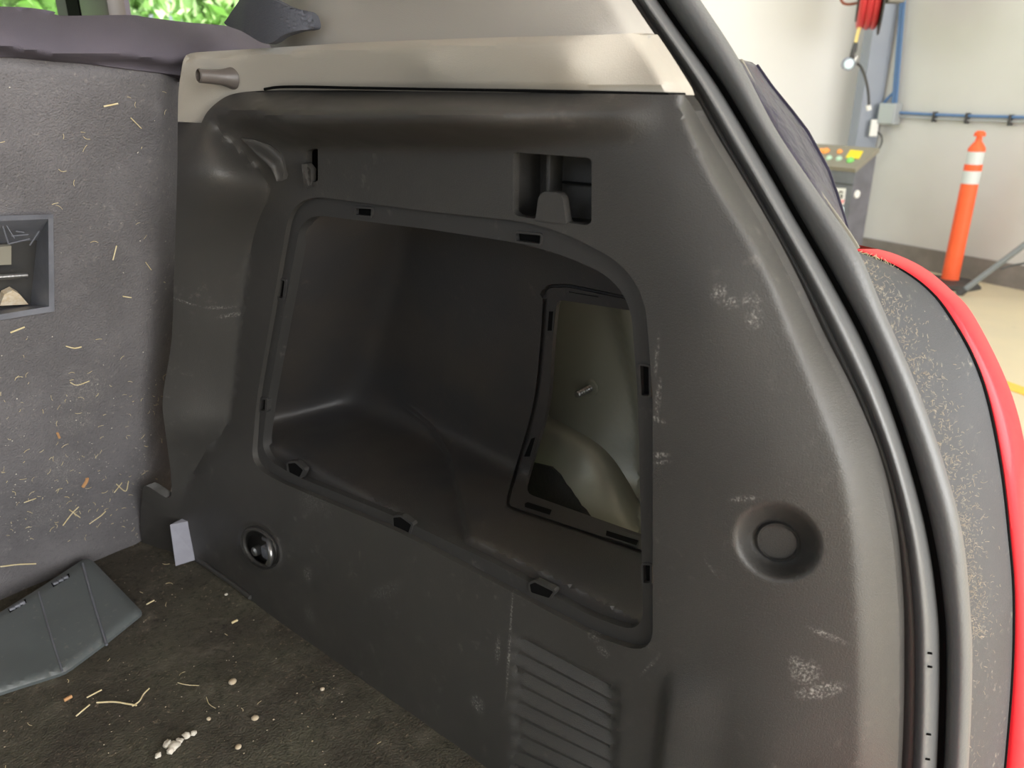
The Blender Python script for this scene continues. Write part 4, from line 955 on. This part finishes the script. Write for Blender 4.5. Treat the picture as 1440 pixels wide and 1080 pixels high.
for A_, B_ in (((116, 792), (150, 907)), ((54, 832), (88, 945))):
    mb = MB(); mb.tube(lpl(spline([A_, ((A_[0]+B_[0])/2-1, (A_[1]+B_[1])/2), B_], 10), .0004), .0016 if A_[0] > 100 else .0010, 6); mb.build('rib', M['bezel'], LPn)
for cx, cy in ((24, 851), (85, 815)):
    for k in range(3):
        mb = MB(); c_ = lpl([(cx-7+k*7, cy+5-k*4)], .001)[0]; mb.box(c_, (.006, .005, .004), bev=.001); mb.build('clip_tooth', M['bezel'], LPn)
    mb = MB(); mb.slab(lpl([(cx-13, cy+5), (cx+12, cy-9), (cx+13, cy-4), (cx-10, cy+10)], .0006), -Ln*.001); mb.build('notch', M['dark'], LPn, sm=False)

# ================================================================== DEBRIS
rn = np.random.RandomState(11)
def strip_mb(mb, p, d, n, L, w, bend=0.0):
    d = d/np.linalg.norm(d); s = np.cross(n, d); s /= np.linalg.norm(s); k = 3
    pts = [p+d*L*(i/k-.5)+s*bend*math.sin(math.pi*i/k)*L+n*w*.5 for i in range(k+1)]
    mb.tube(pts, w*.5, 4)
def scatter(name, n, posf, normal, m, lab, lrange, wrange, cat='debris', chips=False):
    mb = MB()
    for _ in range(n):
        p = posf()
        if p is None: continue
        d = rn.normal(size=3); d -= normal*(d@normal); L = rn.uniform(*lrange); w = rn.uniform(*wrange)
        if chips:
            s = w*rn.uniform(.5, 1.3, 3)
            c = p+normal*s[2]*.3; a = d/np.linalg.norm(d); b = np.cross(normal, a)
            mb.add([c+a*s[0], c+b*s[1], c-a*s[0]*.8, c-b*s[1]*.9, c+normal*s[2]*.6], [(0, 1, 4), (1, 2, 4), (2, 3, 4), (3, 0, 4)])
        else: strip_mb(mb, p, d, normal, L, w, rn.uniform(-.25, .25))
    o = mb.build(name, m, sm=False); tag(o, lab, cat); o['kind'] = 'stuff'; return o
def pf():
    x, y = rn.uniform(-.35, .395), rn.uniform(.12, .93)
    return np.array([x, y, z_floor(x, y)])
scatter('floor_straw', 110, pf, UP, M['straw'], 'short bits of straw strewn over the cargo carpet', (.003, .010), (.0004, .0008))
scatter('floor_grit', 750, pf, UP, M['chip'], 'pale grit and wood crumbs strewn over the cargo carpet', (0, 0), (.0004, .0013), chips=True)
def ps():
    px = (rn.uniform(-40, 235), 760-abs(rn.normal()*170) if rn.rand() < .65 else rn.uniform(110, 760))
    if px[1] < 105 or (px[0] < 84 and 295 < px[1] < 450): return None
    if rn.rand() > .35+.65*(px[1] > 520) : return None
    return seat_pos(np.array([px]))[0]+SN*.001
scatter('seat_straw', 280, ps, SN, M['straw'], 'fine straw bits clinging to the grey seat back carpet', (.002, .008), (.0003, .0006))
scatter('seat_grit', 380, ps, SN, M['fluff'], 'white lint specks clinging to the grey seat back carpet', (0, 0), (.0003, .0009), chips=True)
def pl():
    y = rn.uniform(365, 900) if rn.rand() < .85 else rn.uniform(360, 1080); a, b = np.interp(y, ES[:, 1], ES[:, 0]), np.interp(y, RI[:, 1], RI[:, 0])
    s = abs(rn.normal()*.28)
    if s > .9: return None
    X = Xl(s); return atX([(a+(b-a)*s, y)], X-.001)[0]
ln = np.array([-.75, -.55, .35]); ln /= np.linalg.norm(ln)
scatter('ledge_straw', 900, pl, ln, M['chip'], 'dry grass and dust gathered on the grey plastic ledge', (.0008, .0034), (.00012, .00026))
def pl2():
    s = rn.rand(); a = spline([(1206, 356), (1230, 362), (1258, 378)], 3); i = rn.randint(len(a)); return atX([a[i]+rn.normal(size=2)*2.5+[0, 3]], Xl(.95)-.001)[0]
scatter('gap_grass', 60, pl2, ln, M['straw'], 'dry grass caught along the red edge of the ledge', (.003, .008), (.0002, .0005))
# single stalks that stand out
def stalk(pxs, posf, w, lab, m='straw', grp=None, nm='straw_stalk', cat='straw'):
    P = np.array([posf(p) for p in pxs]); mb = MB(); w = w*.62; mb.tube(spline(P, .004) if len(P) > 2 else P, w, 6)
    return tag(mb.build(nm, M[m]), lab, cat, grp)
fz = lambda p: atZ([p], CF+.004)[0]
szp = lambda p: seat_pos(np.array([p], float))[0]+SN*.0012
G1, G2 = 'single straws on the carpet', 'single straws on the seat back'
o = stalk([(186, 993), (196, 986), (202, 976), (210, 968)], fz, .0011, 'forked straw lying on the carpet below the loose cover', grp=G1)
mb = MB(); mb.tube(spline([fz(p) for p in ((136, 988), (160, 987), (180, 990), (192, 992))], .004), .0009, 6); mb.build('side_stem', M['straw'], o)
stalk([(122, 981), (143, 970)], fz, .0012, 'short thick straw left of the forked straw', grp=G1)
stalk([(107, 1007), (126, 991)], fz, .0012, 'straw stub below and left of the forked straw', grp=G1)
stalk([(250, 960), (262, 963), (280, 964)], fz, .0006, 'thin curved stem right of the forked straw', grp=G1)
stalk([(206, 850), (217, 844)], fz, .0013, 'small straw at the right corner of the loose cover', grp=G1)
stalk([(326, 876), (334, 872)], fz, .0022, 'pale wood splinter on the carpet near the trim foot', grp=G1)
stalk([(290, 980), (294, 990), (303, 996)], fz, .0005, 'thin bent fibre in the middle of the carpet', grp=G1)
stalk([(0, 796), (25, 793), (50, 792)], szp, .0013, 'long pale straw at the foot of the seat back', grp=G2)
stalk([(14, 467), (34, 459)], szp, .0014, 'yellow straw just below the anchor bezel', grp=G2)
stalk([(145, 149), (165, 145)], szp, .0013, 'pale straw chip high on the seat back', grp=G2)
stalk([(183, 165), (198, 180)], szp, .0008, 'thin slanting straw near the top of the seat back', grp=G2)
stalk([(163, 345), (158, 365)], szp, .0011, 'upright straw right of the anchor bezel', grp=G2)
stalk([(204, 368), (212, 379)], szp, .0007, 'short slanting straw near the right edge of the seat back', grp=G2)
stalk([(92, 486), (104, 489), (114, 487)], szp, .0012, 'double straw right below the anchor bezel corner', grp=G2)
stalk([(98, 537), (108, 541), (125, 535)], szp, .0009, 'curved straw in the middle of the seat back', grp=G2)
stalk([(172, 416), (184, 418)], szp, .0011, 'pale straw level with the bezel foot', grp=G2)
stalk([(88, 738), (100, 722), (110, 712)], szp, .0012, 'long slanting straw low on the seat back', grp=G2)
stalk([(97, 716), (112, 727)], szp, .0010, 'straw crossing the long slanting one', grp=G2)
stalk([(125, 736), (142, 724), (148, 718)], szp, .0010, 'straw low on the seat back right of the crossed pair', grp=G2)
stalk([(163, 680), (176, 690), (180, 676)], szp, .0010, 'bent straw near the seat bottom right corner', grp=G2)
stalk([(160, 692), (171, 678)], szp, .0009, 'small straw against the bent one at the seat corner', grp=G2)
stalk([(33, 706), (50, 700)], szp, .0008, 'faint straw at the lower left of the seat back', grp=G2)
stalk([(80, 608), (83, 615)], szp, .0022, 'small orange-brown leaf bit stuck on the seat back', 'leaf', nm='leaf_bit', cat='leaf')
stalk([(116, 684), (121, 676), (122, 672)], szp, .0034, 'orange dry leaf curled low on the seat back', 'leaf', nm='leaf_bit', cat='leaf')
stalk([(90, 985), (101, 979)], fz, .0030, 'orange-brown wood chip left of the forked straw', 'leaf', nm='wood_chip', cat='wood chip')
def pebble(px, r, lab, m='chip', nm='pebble', cat='pebble', z=CF+.003, k=1.0):
    bm = bmesh.new(); bmesh.ops.create_icosphere(bm, subdivisions=2, radius=r); c = atZ([px], z)[0]
    for v in bm.verts:
        q = v.co.copy(); v.co = q*(1+.35*mn.noise(q*900*.3/r*.002+Vector((px[0], 0, 0)))); v.co.z *= .6*k
    V = np.array([v.co[:] for v in bm.verts])+c; F = [[v.index for v in f.verts] for f in bm.faces]; bm.free()
    return tag(obj(nm, V, F, M[m]), lab, cat)
pebble((327, 958), .0042, 'tan pebble in the middle of the carpet')
pebble((359, 1009), .0040, 'tan pebble below the first, nearer the frame bottom')
pebble((293, 1011), .0024, 'small white pebble left of the tan pebbles')
pebble((453, 969), .0026, 'small pale pebble near the trim foot')
pebble((335, 1050), .0032, 'brown pebble right of the white fluff clump')
pebble((318, 836), .0022, 'white crumb near the grey end cap', 'fluff')
cl = thing('fluff_clump', 'white crumbly fluff clump on the carpet near the bottom', 'fluff', atZ([(243, 1048)], CF)[0])
for i, (x, y, r) in enumerate(((236, 1046, .0045), (245, 1048, .0055), (252, 1042, .0035), (262, 1034, .0040), (272, 1031, .0032), (222, 1062, .0030), (240, 1055, .004))):
    bm = bmesh.new(); bmesh.ops.create_icosphere(bm, subdivisions=2, radius=r); c = atZ([(x, y)], CF+.003)[0]
    V = np.array([(v.co*(1+.5*mn.noise(v.co*400+Vector((i, 0, 0)))))[:] for v in bm.verts])*[1, 1, .6]+c; F = [[v.index for v in f.verts] for f in bm.faces]; bm.free(); obj('tuft', V, F, M['fluff'], cl)
